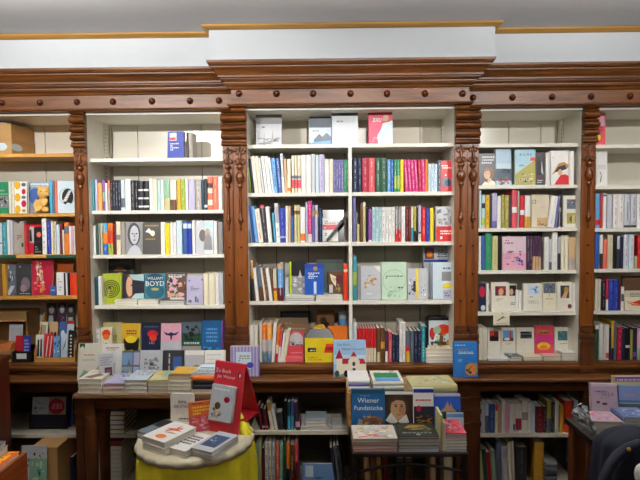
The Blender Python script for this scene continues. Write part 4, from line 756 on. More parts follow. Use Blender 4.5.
# ------------------------------------------------------- far left bay props
CARDB = lambda: paint('cardboard', 'b98f57', .7, .1, 20)
def carton(name, label, x0, x1, y0, y1, z0, z1, lab, group=None):
    r = thing(name, label, 'box', ((x0+x1)/2, (y0+y1)/2, z0), group=group)
    t = .003; b = B(); m = CARDB()
    b.box(x0, x1, y0, y0+t, z0, z1, m); b.box(x0, x1, y1-t, y1, z0, z1, m); b.box(x0, x0+t, y0+t, y1-t, z0, z1, m); b.box(x1-t, x1, y0+t, y1-t, z0, z1, m); b.box(x0+t, x1-t, y0+t, y1-t, z0, z0+t, m)
    b.done('body', r, world=True)
    b = B(); b.box(x0-.002, x1+.002, y0-.002, (y0+y1)/2-.001, z1, z1+t, m); b.box(x0-.002, x1+.002, (y0+y1)/2+.001, y1+.002, z1, z1+t, m); b.done('flap', r, world=True)
    if lab:
        b = B(); xc, zc, rx, rz = lab
        b.face([(xc+rx*math.cos(2*PI*i/24)*(1 if abs(math.cos(2*PI*i/24)) < .8 else .97), y0-.0008, zc+rz*max(-.85, min(.85, 1.15*math.sin(2*PI*i/24)))) for i in range(24)], mat('ice')); 
        b.face([(x1+.0008, y0+.04+.05*math.cos(2*PI*i/20), zc+rz*.8*math.sin(2*PI*i/20)) for i in range(20)], mat('ice')); b.done('address_label', r, world=True)
    return r
yb0 = SFW+.02; s1 = ZFL[0]
xa, xb = X(-22, yb0, 140), X(11.5, yb0, 140)
zm = Z(139, yb0, 5)
carton('cardboard_box', 'lower cardboard box with white oval label on far left top shelf', xa, xb, yb0, BKW-.01, s1+.0006, zm-.004, (xb-.075, (s1+zm)/2, .055, .022), 'cardboard boxes')
carton('cardboard_box', 'upper cardboard box stacked on the labelled one, far left top shelf', xa, xb-.002, yb0+.002, BKW-.012, zm, Z(124, yb0, 5), None, 'cardboard boxes')
b = B(); b.box(xa+.02, xb-.04, yb0+.03, BKW-.05, Z(124, yb0, 5)+.0042, Z(124, yb0, 5)+.012, mat('white')); tag(b.done('paper_sheaf'), 'white paper sheaf on top of the upper cardboard box', 'paper')
# dark green tape along the pine shelf edge
for a, c, q in ((-20, 15, 'left'), (45, 75, 'right')):
    tp = B(); tp.box(X(a, SFW), X(c, SFW), SFW-.0016, SFW-.0002, ZFL[2]-.0165, ZFL[2]-.001, mat('forest'))
    tag(tp.done('shelf_tape'), f'dark green tape strip at the {q} end of the third pine shelf edge', 'tape', 'green shelf tape')
# plush bear
def bear():
    ml = paint('plush', 'd8ab5e', .95, .6, 260); x = X(43, SFW+.018); y = SFW+.024; z = ZFL[1]
    r = thing('teddy_bear', 'golden plush teddy bear sitting on the second pine shelf, far left', 'teddy bear', (x, y, z))
    b = B()
    b.ball((0, 0, .037), .024, .020, .036, ml); b.ball((.003, -.004, .086), .026, .023, .027, ml)
    b.ball((.022, -.010, .080), .013, .012, .010, ml)
    b.ball((-.017, .002, .110), .009, .006, .010, ml); b.ball((.019, .004, .110), .008, .006, .009, ml)
    b.tube([(-.018, -.012, .056), (-.026, -.018, .038), (-.020, -.024, .022)], [.009, .009, .008], ml, 10); b.tube([(.018, -.012, .056), (.020, -.022, .042), (.012, -.026, .030)], [.009, .009, .008], ml, 10)
    b.tube([(-.014, -.008, .014), (-.014, -.026, .013), (-.012, -.034, .016)], [.013, .012, .011], ml, 10); b.tube([(.014, -.008, .014), (.022, -.024, .013), (.026, -.030, .016)], [.013, .012, .011], ml, 10)
    o = b.done('body', r); md = o.modifiers.new('melt', 'REMESH'); md.mode = 'VOXEL'; md.voxel_size = .0025; md.use_smooth_shade = True
    for nm, c, q in (('eye', (.005, -.0275, .092), .0022), ('eye', (.022, -.019, .092), .0022), ('nose', (.033, -.013, .083), .0035)):
        b = B(); b.ball(c, q, q, q, mat('black', .2), 8, 6); b.done(nm, r)
    r.location = (x, y+.004, z+.001); r.scale = (1.15, 1.15, 1.15)
bear()
# greeting card rack and neighbours on the lowest shelf
yr = SFW+.0
zf = ZBOTW
rk = thing('card_rack', 'tiered wooden rack of greeting cards on lowest far left shelf', 'rack', (X(55, yr), yr+.06, zf))
m = PINE('X'); x0, x1 = X(34, yr, 350), X(74.6, yr, 350); H = [Z(350, yr, 55)-zf, Z(331, yr+.05, 55)-zf, Z(317, yr+.1, 55)-zf]
b = B(); b.box(x0, x1, yr, yr+.155, zf+.0006, zf+.008, m); b.done('base_board', rk, world=True)
for xx in (x0, x1-.005):
    b = B(); b.ring([[(xx, yr, zf+.008), (xx, yr+.155, zf+.008), (xx, yr+.155, zf+H[2]+.03), (xx, yr+.1, zf+H[2]+.02), (xx, yr, zf+.05)], [(xx+.005, yr, zf+.008), (xx+.005, yr+.155, zf+.008), (xx+.005, yr+.155, zf+H[2]+.03), (xx+.005, yr+.1, zf+H[2]+.02), (xx+.005, yr, zf+.05)]], m, smooth=False); b.done('side_board', rk, world=True)
for i in range(3):
    yy = yr+.05*i; zt_ = zf+.008+(.0 if i == 0 else H[i]-.075)
    b = B(); b.box(x0+.005, x1-.005, yy, yy+.004, zt_, zt_+.016, m); b.box(x0+.005, x1-.005, yy+.004, yy+.05, zt_, zt_+.004, m); b.done('tier', rk, world=True)
def card(nm, x0, x1, ytop, Y, zb, c, label, decos=(), lean=6, cat='card', group='greeting cards in the rack', t=.004):
    xm = (x0+x1)/2; tp = at(xm, ytop, Y+.01); h = (tp.z-zb)/math.cos(R(lean)); w = X(x1, Y, ytop)-X(x0, Y, ytop)-.0008
    r = thing(nm, label, cat, (tp.x, Y, zb+.0006+t*math.sin(R(lean))), (-R(lean), 0, 0), group)
    b = B(); b.box(-w/2, w/2, 0, t, 0, h, mat(c)); b.done('card_stock', r)
    M = Matrix(((1, 0, 0, -w/2), (0, 0, -1, 0), (0, 1, 0, 0), (0, 0, 0, 1)))
    art(r, decos, w, h, lambda u, v, n: M @ Vector((u*w, v*h, n)), M); return r
zt0, zt1, zt2 = zf+.0125, zf+.0125+H[1]-.075, zf+.0125+H[2]-.075
tiers = [(zt0, yr+.012, [(35.5, 43.5, 335, 'white', 'white card with black figures', [('p', [(.2, .1), (.5, .1), (.45, .8), (.25, .8)], 'black'), ('p', [(.6, .1), (.85, .1), (.8, .85), (.62, .8)], 'black')]),
   (44, 53, 334, 'red', 'red card with white streaks', [('p', [(.2, .1), (.3, .1), (.5, .9), (.4, .9)], 'white'), ('p', [(.6, .1), (.7, .1), (.9, .9), (.8, .9)], 'white')]),
   (53.5, 60.5, 337, 'sky', 'sky-blue card with navy shapes', [('blobs', .05, .05, .95, .95, 12, ['navy', 'denim', 'ice'], 40)]), (61, 67.5, 334, 'ice', 'pale card with black wing shape', [('p', [(.2, .3), (.8, .8), (.9, .9), (.6, .5)], 'black')]),
   (68.2, 73.4, 331, 'black', 'black strip card with white dots', [('c', .5, .1+.12*q, .2, .035, 'white') for q in range(7)])]),
  (zt1, yr+.062, [(40, 48, 322, 'cream', 'cream card with grey portrait square', [('r', .2, .35, .8, .85, 'taupe')]), (49.5, 58, 322, 'tan', 'tan card with two black dots', [('c', .3, .4, .16, .12, 'black'), ('c', .7, .4, .16, .12, 'black')]), (59.5, 66.5, 322, 'denim', 'blue card with white wave', [('c', .5, .4, .3, .2, 'white')]), (67.2, 74, 321, 'ice', 'ice-blue card with red top', [('r', 0, .85, 1, 1, 'red'), ('c', .5, .4, .3, .2, 'denim')])]),
  (zt2, yr+.112, [(46, 56, 303, 'dusk', 'dark card with grey face and white collar', [('c', .55, .72, .25, .16, 'taupe'), ('p', [(.2, .05), (.8, .05), (.7, .5), (.3, .5)], 'silver')]), (57, 66, 303, 'plum', 'plum card with white-haired head', [('c', .55, .75, .25, .16, 'silver'), ('blobs', .1, .05, .9, .55, 10, ['pink', 'magenta', 'violet'], 41)]), (67, 74, 304, 'charcoal', 'charcoal card with pale green square', [('c', .5, .75, .25, .12, 'taupe'), ('r', .2, .1, .85, .45, 'mint')])])]
for zt_, yy, cs in tiers:
    for a, c, top, col, desc, dec in cs: card('greeting_card', a, c, top, yy, zt_, col, desc+' in the card rack, far left', dec)
tr = thing('card_tray', 'black tray with white label holding red and blue booklets, far left', 'tray', (X(22, yr), yr+.03, zf))
x0, x1 = X(12.5, yr, 357), X(31.8, yr, 357); z1 = Z(351.5, yr, 22); mk = mat('black')
b = B(); b.box(x0, x1, yr, yr+.004, zf+.0006, z1, mk); b.box(x0, x1, yr+.06, yr+.064, zf+.0006, z1+.02, mk); b.box(x0, x0+.004, yr+.004, yr+.06, zf+.0006, z1, mk); b.box(x1-.004, x1, yr+.004, yr+.06, zf+.0006, z1, mk); b.box(x0+.004, x1-.004, yr+.004, yr+.06, zf+.0006, zf+.005, mk); b.done('body', tr, world=True)
b = B(); b.face([(x0+.02, yr-.0005, zf+.018), (x1-.026, yr-.0005, zf+.018), (x1-.026, yr-.0005, z1-.01), (x0+.02, yr-.0005, z1-.01)], mat('white')); b.done('label_plate', tr, world=True)
for a, c, col, l in ((15.5, 22.6, 'red', 'red'), (23, 30.4, 'cobalt', 'blue')): card('booklet', a, c, 336, yr+.022, zf+.0055, col, f'upright {l} booklet standing in the black tray, far left', [('l', .15, .1, .85, .9, 6, {'red': 'crimson', 'blue': 'lavender'}[l])], cat='booklet', group='booklets in the black tray')
bx = thing('lidded_box', 'tan lidded box with orange patterned lid, lowest far left shelf', 'box', (X(2, yr), yr+.05, zf))
x0, x1 = X(-14, yr, 357), X(10.5, yr, 357); z1 = Z(353, yr, 4); m = CARDB()
b = B(); b.box(x0, x1, yr, yr+.1, zf+.0006, z1, m); b.done('body', bx, world=True)
b = B(); b.box(x0-.003, x1+.003, yr-.003, yr+.103, z1, z1+.012, m); b.ring([[(x0, yr, z1+.012), (x1, yr, z1+.012), (x1, yr+.1, z1+.012), (x0, yr+.1, z1+.012)], [(x0+.01, yr+.03, z1+.04), (x1-.01, yr+.03, z1+.04), (x1-.01, yr+.09, z1+.04), (x0+.01, yr+.09, z1+.04)]], mat('b5672f'), smooth=False); b.done('lid', bx, world=True)
fb = thing('card_carton', 'open tan card carton tipped on its side at back, lowest far left shelf', 'box', (X(8, yr+.12), yr+.17, zf))
yy = yr+.105; x0, x1 = X(-20, yy, 330), X(27, yy, 330); z1 = Z(312, yy, 10)
b = B()
for q in ((x0, x1, yy, BKW-.005, zf+.0006, zf+.004), (x0, x1, yy, BKW-.005, z1-.004, z1), (x0, x0+.004, yy, BKW-.005, zf+.004, z1-.004), (x1-.004, x1, yy, BKW-.005, zf+.004, z1-.004), (x0+.004, x1-.004, BKW-.009, BKW-.005, zf+.004, z1-.004)): b.box(*q, m)
b.done('body', fb, world=True)
b = B(); b.ring([[(x0, yy, z1), (x1, yy, z1), (x1+.012, yy-.02, z1-.045), (x0+.01, yy-.02, z1-.045)], [(x0, yy-.001, z1+.003), (x1, yy-.001, z1+.003), (x1+.012, yy-.023, z1-.044), (x0+.01, yy-.023, z1-.044)]], m, smooth=False); b.done('flap', fb, world=True)
card('paper_sign', 8.5, 22, 325, yr+.084, zf+.0006, 'ice', 'pale blue-white sign card standing behind the booklet tray, far left', [('r', .1, .1, .9, .9, 'silver')], cat='sign', group='sign')

# ------------------------------------------------------- framed portrait, floral tin, note, cup, frame
def framed(nm, label, cat, x0, x1, ytop, Y, zb, fc, dec, group=None, fw=.008, lean=4, t=.012):
    xm = (x0+x1)/2; tp = at(xm, ytop, Y); h = tp.z-zb-.002; w = X(x1, Y, ytop)-X(x0, Y, ytop)
    r = thing(nm, label, cat, (tp.x, Y, zb+.0006+t*math.sin(R(lean))), (-R(lean), 0, 0), group)
    b = B()
    b.box(-w/2, w/2, 0, t, 0, fw, mat(fc, .3)); b.box(-w/2, w/2, 0, t, h-fw, h, mat(fc, .3)); b.box(-w/2, -w/2+fw, 0, t, fw, h-fw, mat(fc, .3)); b.box(w/2-fw, w/2, 0, t, fw, h-fw, mat(fc, .3)); b.done('frame', r)
    b = B(); b.box(-w/2+fw, w/2-fw, .003, t, fw, h-fw, mat('taupe')); b.done('panel', r)
    M = Matrix(((1, 0, 0, -w/2+fw), (0, 0, -1, .0028), (0, 1, 0, fw), (0, 0, 0, 1))); W, Hh = w-2*fw, h-2*fw
    art(r, dec, W, Hh, lambda u, v, n: M @ Vector((u*W, v*Hh, n)), M); return r
framed('framed_portrait', 'dark framed portrait of a black-haired head behind the lime-green book', 'picture', 104, 133.5, 258.5, BKW-.075, ZL[3], 'charcoal', [('r', 0, 0, 1, 1, '4a4640'), ('c', .5, .74, .4, .2, 'black'), ('c', .5, .55, .3, .28, '8a6448'), ('p', [(.1, .7), (.9, .7), (.95, .3), (.78, .55), (.5, .72), (.22, .55), (.05, .3)], 'black')])
framed('picture_frame', 'dark framed slate panel at the back of lowest centre shelf', 'picture', 280, 310, 311.5, BKC-.04, ZBOTC, 'black', [('r', 0, 0, 1, 1, 'slate')])
tn = thing('storage_tin', 'black rounded tin with floral picture on lowest centre shelf', 'tin', (0, 0, 0))
Y = yc+.055; x0, x1 = X(427, Y, 340), X(454, Y, 340); z0, z1 = ZBOTC+.0006, Z(317.5, Y, 440); r_ = .02
pts = []
for cx_, cz_, a0 in ((x1-r_, z1-r_, 0), (x0+r_, z1-r_, 90), (x0+r_, z0+r_, 180), (x1-r_, z0+r_, 270)): pts += [(cx_+r_*math.cos(R(a0+q)), cz_+r_*math.sin(R(a0+q))) for q in (0, 30, 60, 90)]
b = B(); b.prism(pts, Y, Y+.06, mat('black', .25)); b.done('body', tn, bevel=.002)
M = Matrix(((1, 0, 0, x0+.008), (0, 0, -1, Y-.0004), (0, 1, 0, z0+.03), (0, 0, 0, 1))); W, Hh = x1-x0-.016, z1-z0-.044
art(tn, [('r', 0, 0, 1, 1, 'ice'), ('c', .62, .72, .3, .16, 'scarlet'), ('c', .15, .6, .12, .18, 'red'), ('blobs', .0, .0, 1, .6, 26, ['olive', 'forest', 'maroon', 'gold', 'mint', 'brown'], 44), ('p', [(.4, .1), (.6, .1), (.62, .55), (.48, .6)], 'brown'), ('c', .35, .7, .16, .12, 'sage'), ('c', .85, .3, .12, .1, 'gold')], W, Hh, lambda u, v, n: M @ Vector((u*W, v*Hh, n)), M)
for o in tn.children: pass
cu = thing('paper_cup', 'pale blue paper cup behind the orange book, lowest centre shelf', 'cup', (X(342, yc+.13), yc+.13, ZBOTC))
zt_ = Z(312, yc+.13)-ZBOTC
b = B(); q = .02; b.lathe(0, 0, [(q*.7, .0006), (q, zt_-.002), (q*1.06, zt_), (q*.94, zt_), (q*.66, .01), (.001, .01)], mat('ice'), 18); b.done('body', cu)
b = B(); b.lathe(0, 0, [(q*.8, zt_*.35), (q*.82, zt_*.35), (q*.96, zt_*.85), (q*.94, zt_*.85)], mat('sky'), 18); b.done('printed_band', cu)
nt = thing('note_card', 'cream paper note with pen sketch hanging from fifth shelf edge, right bay', 'note', (X(502, SFW), SFW-.002, ZR[4]))
z0 = Z(325, SFW, 502)-ZR[4]; z1 = Z(312.2, SFW, 502)-ZR[4]; w = (X(511, SFW)-X(494.5, SFW))/2
b = B(); b.box(-w, w, -.0012, -.0002, z0, z1, mat('cream')); b.done('paper', nt)
M = Matrix(((1, 0, 0, -w), (0, 0, -1, -.0014), (0, 1, 0, z0), (0, 0, 0, 1)))
art(nt, [('p', [(.2, .35), (.45, .55), (.65, .75), (.6, .6), (.8, .6), (.5, .5), (.3, .35)], 'charcoal'), ('c', .55, .92, .05, .05, 'grey'), ('l', .2, .12, .8, .2, 1, 'taupe')], 2*w, z1-z0, lambda u, v, n: M @ Vector((u*2*w, v*(z1-z0), n)), M)

# yellow gift bag shaped like a house, toaster picture on it
hb = thing('house_shaped_bag', 'yellow house-shaped bag with black roof and red toaster picture', 'bag', (X(318.5, yc), yc-.008, ZBOTC))
w = (X(333.5, yc)-X(304, yc))/2; h = Z(337.5, yc-.008)-ZBOTC; hr = Z(328.5, yc+.01)-ZBOTC
b = B(); b.box(-w, w, 0, .05, .0006, h, mat('yellow', .35)); b.done('body', hb)
b = B(); b.ring([[(-w, -.001, h), (w, -.001, h), (w, .05, h), (-w, .05, h)], [(-w*.62, .015, hr), (w*.62, .015, hr), (w*.62, .035, hr), (-w*.62, .035, hr)]], mat('black', .35), smooth=False); b.done('roof', hb)
b = B(); b.prism([(-w*.45, hr-.001), (w*.45, hr-.001), (w*.3, hr+.016), (-w*.3, hr+.016)], .018, .032, mat('mustard')); b.done('ridge', hb)
M = Matrix(((1, 0, 0, -w), (0, 0, -1, -.0004), (0, 1, 0, .0006), (0, 0, 0, 1)))
art(hb, [('r', .1, .42, .38, .58, 'black'), ('l', .13, .46, .36, .54, 1, 'white'), ('p', [(.66, .38), (.95, .38), (1, .45), (.98, .74), (.72, .74)], 'scarlet'), ('r', .72, .5, .96, .62, 'crimson'), ('l', .08, .08, .92, .26, 2, 'ochre')], 2*w, h, lambda u, v, n: M @ Vector((u*2*w, v*h, n)), M)
b = B(); b.face([(-w*.2, -.0005+.003, h+.008), (w*.2, .0025, h+.008), (w*.2, .006, h+.016), (-w*.2, .006, h+.016)], mat('white')); b.done('roof_lettering', hb, recalc=False)
# hidden-edge ledge items
zl = ZLEDGE
F(230.3, 258, 346.5, YC-.06, zl, 'lavender', 'lilac striped book with white label and blue seal on the ledge beside the red standee', [('r', .03+.12*q, 0, .09+.12*q, 1, '8d84b8') for q in range(9)]+[('r', .2, .25, .76, .82, 'ice'), ('l', .28, .5, .7, .74, 3, 'grey'), ('s', .72, .38, .13, .1, '4a3fb0')], lean=4, t=.03)
F(333.5, 366, 340, YC-.075, zl, '9fc4e6', 'sky-blue book with white church and red-roofed towers on the centre ledge', [('r', 0, 0, 1, .14, 'grey'), ('r', 0, .35, 1, .6, 'c4dcf2'), ('r', .2, .1, 1, .36, 'cream'), ('p', [(.2, .36), (1, .36), (.92, .5), (.28, .5)], 'crimson'), ('r', .08, .08, .26, .5, 'ivory'), ('p', [(.05, .5), (.29, .5), (.17, .76)], 'crimson'), ('p', [(.45, .08), (.8, .08), (.8, .45), (.62, .62), (.45, .45)], 'ivory'), ('p', [(.52, .56), (.62, .7), (.72, .56)], 'crimson'), ('c', .62, .36, .05, .06, 'charcoal'), ('r', .58, .08, .67, .25, 'charcoal'), ('c', .1, .1, .07, .09, 'forest'), ('c', .38, .1, .07, .09, 'black'), ('c', .9, .1, .08, .08, 'forest'), ('t', .3, .88, .1, 'Das Buch', 'slate'), ('t', .6, .76, .1, 'Wiener Neustadt', 'slate')], lean=5, t=.012)
F(453.6, 477.3, 342, YC-.075, zl, '2f76bd', 'blue book with gold title and orange burst beneath the right centre pilaster', [('l', .15, .76, .62, .82, 1, 'gold'), ('l', .15, .66, .85, .74, 2, 'white'), ('c', .72, .22, .26, .18, 'gold'), ('blobs', .42, .04, .98, .42, 34, ['orange', 'plum', 'salmon', 'navy', 'gold'], 46), ('p', [(.15, .5), (.35, .52), (.32, .44), (.18, .42)], 'sky'), ('l', .05, .9, .5, .94, 1, 'ice')], lean=5, t=.02)

# ------------------------------------------------------- display table
TY0, TY1 = -.40, -.2
zt = Z(394.5, TY0, 150)
x0, x1 = X(72.5, TY0, 395), X(230, TY0, 395)
dt = thing('display_table', 'dark wooden display table with worn edge under the row of novels at left', 'table', ((x0+x1)/2, (TY0+TY1)/2, 0))
b = B(); b.box(x0, x1, TY0, TY1, zt-.018, zt, wood('tabletop', '6b4a34', '8d6848', .45, 'X')); b.done('tabletop', dt, world=True, bevel=.003)
b = B(); b.box(x0+.03, x1-.03, TY0+.03, TY0+.05, zt-.07, zt-.018, BASEW()); b.box(x0+.03, x1-.03, TY1-.04, TY1-.02, zt-.07, zt-.018, BASEW()); b.done('apron', dt, world=True)
for xx in (x0+.055, x1-.055):
    for yy in (TY0+.045, TY1-.035):
        b = B(); b.box(xx-.027, xx+.027, yy-.027, yy+.027, zt-.1, zt-.018, BASEW('Z')); b.lathe(xx, yy, [(.018, 0), (.024, .03), (.02, .3), (.026, zt-.16), (.03, zt-.14), (.022, zt-.125), (.032, zt-.1)], BASEW('Z'), 16); b.done('leg', dt, world=True)
D = TY0+.012
sb = dict(depth=.135, py=388)
gy = 'stacked novels on the display table'
stack('pile at left end of display table', 78.5, 101.5, D, zt, .135, [(.0195, 'ivory'), (.0195, 'cream'), (.0195, 'ivory', None, 'cream leaf-print')], [('p', [(.1, .2), (.6, .6), (.9, .4), (.5, .1)], 'brown'), ('l', .1, .7, .7, .85, 2, 'taupe')], group=gy)
stack('second pile from left on display table', 103, 124, D, zt, .14, [(.0185, 'beige'), (.0185, 'pink'), (.003, 'lavender', None, 'slim lavender')], [('blobs', .05, .2, .95, .95, 18, ['denim', 'ice', 'lavender', 'slate'], 50)], group=gy)
stack('third pile from left on display table', 124.8, 147, D, zt, .14, [(.0185, 'silver'), (.0185, 'ivory'), (.0185, 'ice', None, 'pale photo-cover')], [('blobs', .05, .1, .95, .95, 14, ['lavender', 'silver', 'taupe'], 51)], group=gy)
stack('fourth pile from left on display table', 148, 168, D, zt, .13, [(.014, 'beige'), (.014, 'taupe'), (.014, 'beige'), (.012, 'khaki', None, 'mixed yellow and grey')], [('p', [(.05, .5), (.5, .9), (.6, .5)], 'mustard'), ('r', .5, .3, .95, .9, 'sage')], group=gy)
stack('yellow-topped pile on display table', 168.6, 191, D, zt, .13, [(.0145, 'ivory'), (.0165, 'ivory'), (.0165, 'cream'), (.0165, 'cream'), (.008, 'mustard', None, 'yellow')], [('r', 0, 0, 1, .2, 'brown')], group=gy)
zo = stack('orange-topped pile behind the white card', 192.5, 214.5, D, zt, .13, [(.015, 'ivory'), (.0185, 'dusk', 'flats', 'black'), (.0185, 'black', 'flats'), (.016, 'orange', 'flats', 'orange')], [], group=gy)
book('flat', .1, .12, .012, 'ice', (at(204, 380, D+.015).x, D+.012, zo), (0, 0, R(-6)), decos=[('l', .05, .1, .95, .4, 2, 'petrol'), ('l', .1, .5, .9, .7, 1, 'forest')], label='ice-blue book with dark-green lettering lying on the orange book', group=gy)
S = D+.155
gn = 'novels standing on the display table'
def N(*a, **k): F(*a, group=gn, **k)
N(78.5, 101.5, 343.5, S, zt, 'ivory', 'ivory novel with green leaves, leftmost standing on display table', [('p', [(.05, 1), (.3, 1), (.28, .86), (.2, .94), (.08, .88)], 'forest'), ('l', .25, .68, .75, .74, 1, 'salmon'), ('t', .48, .56, .13, 'SENDUNG', 'taupe'), ('p', [(.1, .1), (.5, .1), (.6, .22), (.3, .3)], 'sage'), ('p', [(.7, .05), (.95, .05), (.98, .5), (.85, .35), (.75, .25)], 'tan')], lean=9)
N(101.5, 122.5, 344, S+.004, zt, 'white', 'white novel with grey title behind the small leaning leaflet', [('t', .5, .84, .15, 'ROSA', 'taupe'), ('l', .2, .88, .85, .94, 1, 'salmon'), ('p', [(.55, .2), (.7, .2), (.7, .5), (.55, .45)], 'silver')], lean=9, t=.022)
facebook(102, 114.5, 353.5, D+.085, zt+.0425, 'silver', 'small grey booklet with red doorway tilted before the white novel', [('l', .1, .5, .9, .9, 4, 'grey'), ('r', .4, .05, .9, .4, 'maroon'), ('r', .5, .08, .8, .3, 'slate')], rz=24, lean=14, t=.005, group=gn)
N(120.5, 140.5, 351, S+.012, zt, 'slate', 'novel with blue window panes on its cover on display table', [('r', .08, .52, .62, .95, '7a9cbc'), ('r', .68, .52, .98, .95, 'lavender'), ('r', .08, .12, .62, .46, '8fa0aa'), ('r', .68, .12, .98, .46, 'lavender'), ('p', [(.35, .46), (.45, .75), (.55, .46)], 'slate'), ('blobs', .08, .12, .62, .4, 10, ['slate', 'khaki', 'grey'], 52)], lean=9)
N(140.8, 163, 350.5, S, zt, 'silver', 'pale novel with dark tree sketch on display table', [('blobs', .1, .3, .9, .8, 34, ['slate', 'charcoal', 'grey', 'taupe'], 53), ('r', .48, .05, .55, .4, 'charcoal'), ('r', 0, 0, 1, .18, 'ivory')], lean=9)
N(162.3, 184.5, 350.5, S+.006, zt, 'charcoal', 'charcoal novel with vertical white title and blue figure on display table', [('r', .5, .3, .9, .8, 'denim'), ('c', .68, .4, .12, .08, 'sky'), ('r', .3, .2, .36, .9, 'silver'), ('r', .3, .5, .36, .56, 'charcoal'), ('r', .3, .74, .36, .78, 'charcoal')], lean=9)
N(184.8, 204.5, 350.5, S+.004, zt, 'silver', 'glossy silver-wrapped novel with beach picture on display table', [('r', 0, .25, 1, .5, 'lavender'), ('p', [(.1, .38), (.6, .52), (.95, .42), (.5, .34)], 'slate'), ('r', 0, 0, 1, .25, 'tan'), ('r', .02, .85, 1, 1, 'white')], lean=9, rough=.1, t=.02)
N(204.8, 225, 350.5, S+.006, zt, 'white', 'white novel with thin grey lines, rightmost standing on display table', [('l', .1, .84, .8, .9, 1, 'silver'), ('r', .1, .7, .8, .72, 'silver'), ('r', .1, .56, .7, .58, 'silver')], lean=9, t=.022)
# piles on the table's lower shelf
book_n = [(.0085, 'silver'), (.0085, 'ice')]
zq = stack('slate pile on the base shelf behind the display table', 93.5, 124.5, YW-.03, ZBS_W, .17, [(.022, 'slate', 'flatp') for _ in range(5)], py=425, group='books under the display table', jit=.6)
row_ = None
stack('pale pile on bottom base shelf', 95, 121.5, YW-.03, ZBL, .17, [(.021, 'silver', 'flat') for _ in range(9)]+[(.02, 'maroon', 'flats', 'dark red')], py=460, group='books under the display table', jit=2)

# ------------------------------------------------------- round table with tulle
RY = -.625; zr = .775
c = at(196, 434.5, RY); cx = c.x; zr = c.z; rr_ = 57.5*(RY-CAM.y)/FPX
rt = thing('round_table', 'small round pedestal table under yellow tulle in the foreground', 'table', (cx, RY, 0))
b = B(); b.lathe(cx, RY, [(.01, zr-.03), (rr_-.012, zr-.03), (rr_-.008, zr-.02), (rr_-.012, zr-.004), (.01, zr-.004)], BASEW('X'), 40); b.done('tabletop', rt, world=True)
b = B(); b.lathe(cx, RY, [(.03, .03), (.035, .1), (.022, .3), (.04, .5), (.025, zr-.1), (.06, zr-.03)], BASEW('Z'), 20); b.done('pedestal', rt, world=True)
for i in range(3):
    a = 2*PI*i/3+.4; b = B(); b.tube([(cx, RY, .14), (cx+.09*math.cos(a), RY+.09*math.sin(a), .10), (cx+.19*math.cos(a), RY+.19*math.sin(a), .02)], [.022, .02, .016], BASEW('Z'), 10); b.done('foot', rt, world=True)
b = B(); n = 120; TUL = mat('f2e22c', .7); prof = []
rings = []
bump = lambda a: max(0, math.cos((a-R(28))*.5))**6
for k in range(-5, 15):
    s = k/14; ring = []
    for i in range(n):
        a = 2*PI*i/n; u = bump(a); sw = u*(.5+.5*math.sin(13*a+.5)*.6+.2*math.sin(29*a))
        fold = (.014*math.sin(9*a+1)+.010*math.sin(17*a+2.2+2*max(s, 0))+.006*math.sin(31*a))*min(1, abs(s)*2.2)
        if k < 0:       # the part gathered over the rim, fullest on the right
            q = -k/5; r_ = rr_-.004-q*(.004+.06*u); z = zr-.02*(1-u)+(.045*sw+.012*u)*math.sin(PI*(.15+.8*(1-q)))*min(1, q*3)
        else: r_ = rr_-.004+.02*s+fold+.012*u*math.sin(PI*min(1, s*3)); z = zr-.008-s*.62+.012*math.sin(5*a)*max(s, 0)+.02*sw*max(0, 1-4*s)
        ring.append((cx+r_*math.cos(a), RY+r_*math.sin(a), z))
    rings.append(ring)
b.ring(rings, TUL, caps=False)
o = b.done('tulle_skirt'); md = o.modifiers.new('thick', 'SOLIDIFY'); md.thickness = .0015; md.offset = 1
tag(o, 'bright yellow tulle skirt gathered round the small round table', 'tablecloth')
# transparent tulle veil look: slight translucency
mtl = TUL.node_tree.nodes['Principled BSDF']
b = B(); m = paint('lace', 'cfc5a6', .8, .9, 60)
rings = [[(cx+q*(1+f*.018*math.sin(22*2*PI*i/132))*math.cos(2*PI*i/132), RY+q*(1+f*.018*math.sin(22*2*PI*i/132))*math.sin(2*PI*i/132), z+f*.003*math.sin(22*2*PI*i/132+1)) for i in range(132)] for q, z, f in ((rr_+.005, zr-.026, 1), (rr_+.004, zr-.012, .6), (rr_-.002, zr-.001, .2), (rr_*.6, zr, 0), (.01, zr, 0))]
b.ring(rings, m, caps=True); tag(b.done('lace_cover'), 'cream crinkled round cover on top of the yellow-skirted table', 'tablecloth')
ga = 'books on the round table'
def L3(kd, px, py, w, h, t, c, z, yaw, label, decos, Y=None, **k):
    p = Vector((0, 0, 0)); d = at(px, py, 0)-CAM; s_ = (z-CAM.z)/d.z; p = CAM+d*s_
    return book(kd, w, h, t, c, (p.x, p.y, z), (0, 0, R(yaw)), decos=decos, label=label, group=ga, **k)
zz = zr+.0015
def Q4(kd, NL, NR, FL, t, z, c, label, decos, **k):
    """flat book from three corners of its top, in the plane z+t"""
    def on(p):
        d = at(p[0], p[1], 0)-CAM; return CAM+d*((z+t-CAM.z)/d.z)
    A, Bq, C_ = on(NL), on(NR), on(FL); u = Bq-A; w = u.length; yaw = math.atan2(u.y, u.x); nv = Vector((-u.y, u.x, 0)).normalized(); h = abs((C_-A).dot(nv))
    m_ = (A+Bq)/2
    return book(kd, w, h, t, c, (m_.x, m_.y, z), (0, 0, yaw), decos=decos, label=label, group=ga, **k)
Q4('flat', (136, 431), (149, 435.5), (157, 416.5), .022, zz, 'charcoal', 'dark-covered book half under the white novel on round table', [('r', .05, .55, .95, .95, 'black'), ('r', .05, .05, .95, .5, 'slate')])
Q4('flat', (143, 442.5), (165, 449.5), (168.5, 426), .023, zz, 'ivory', 'lower white novel of the pair at left on round table', [])
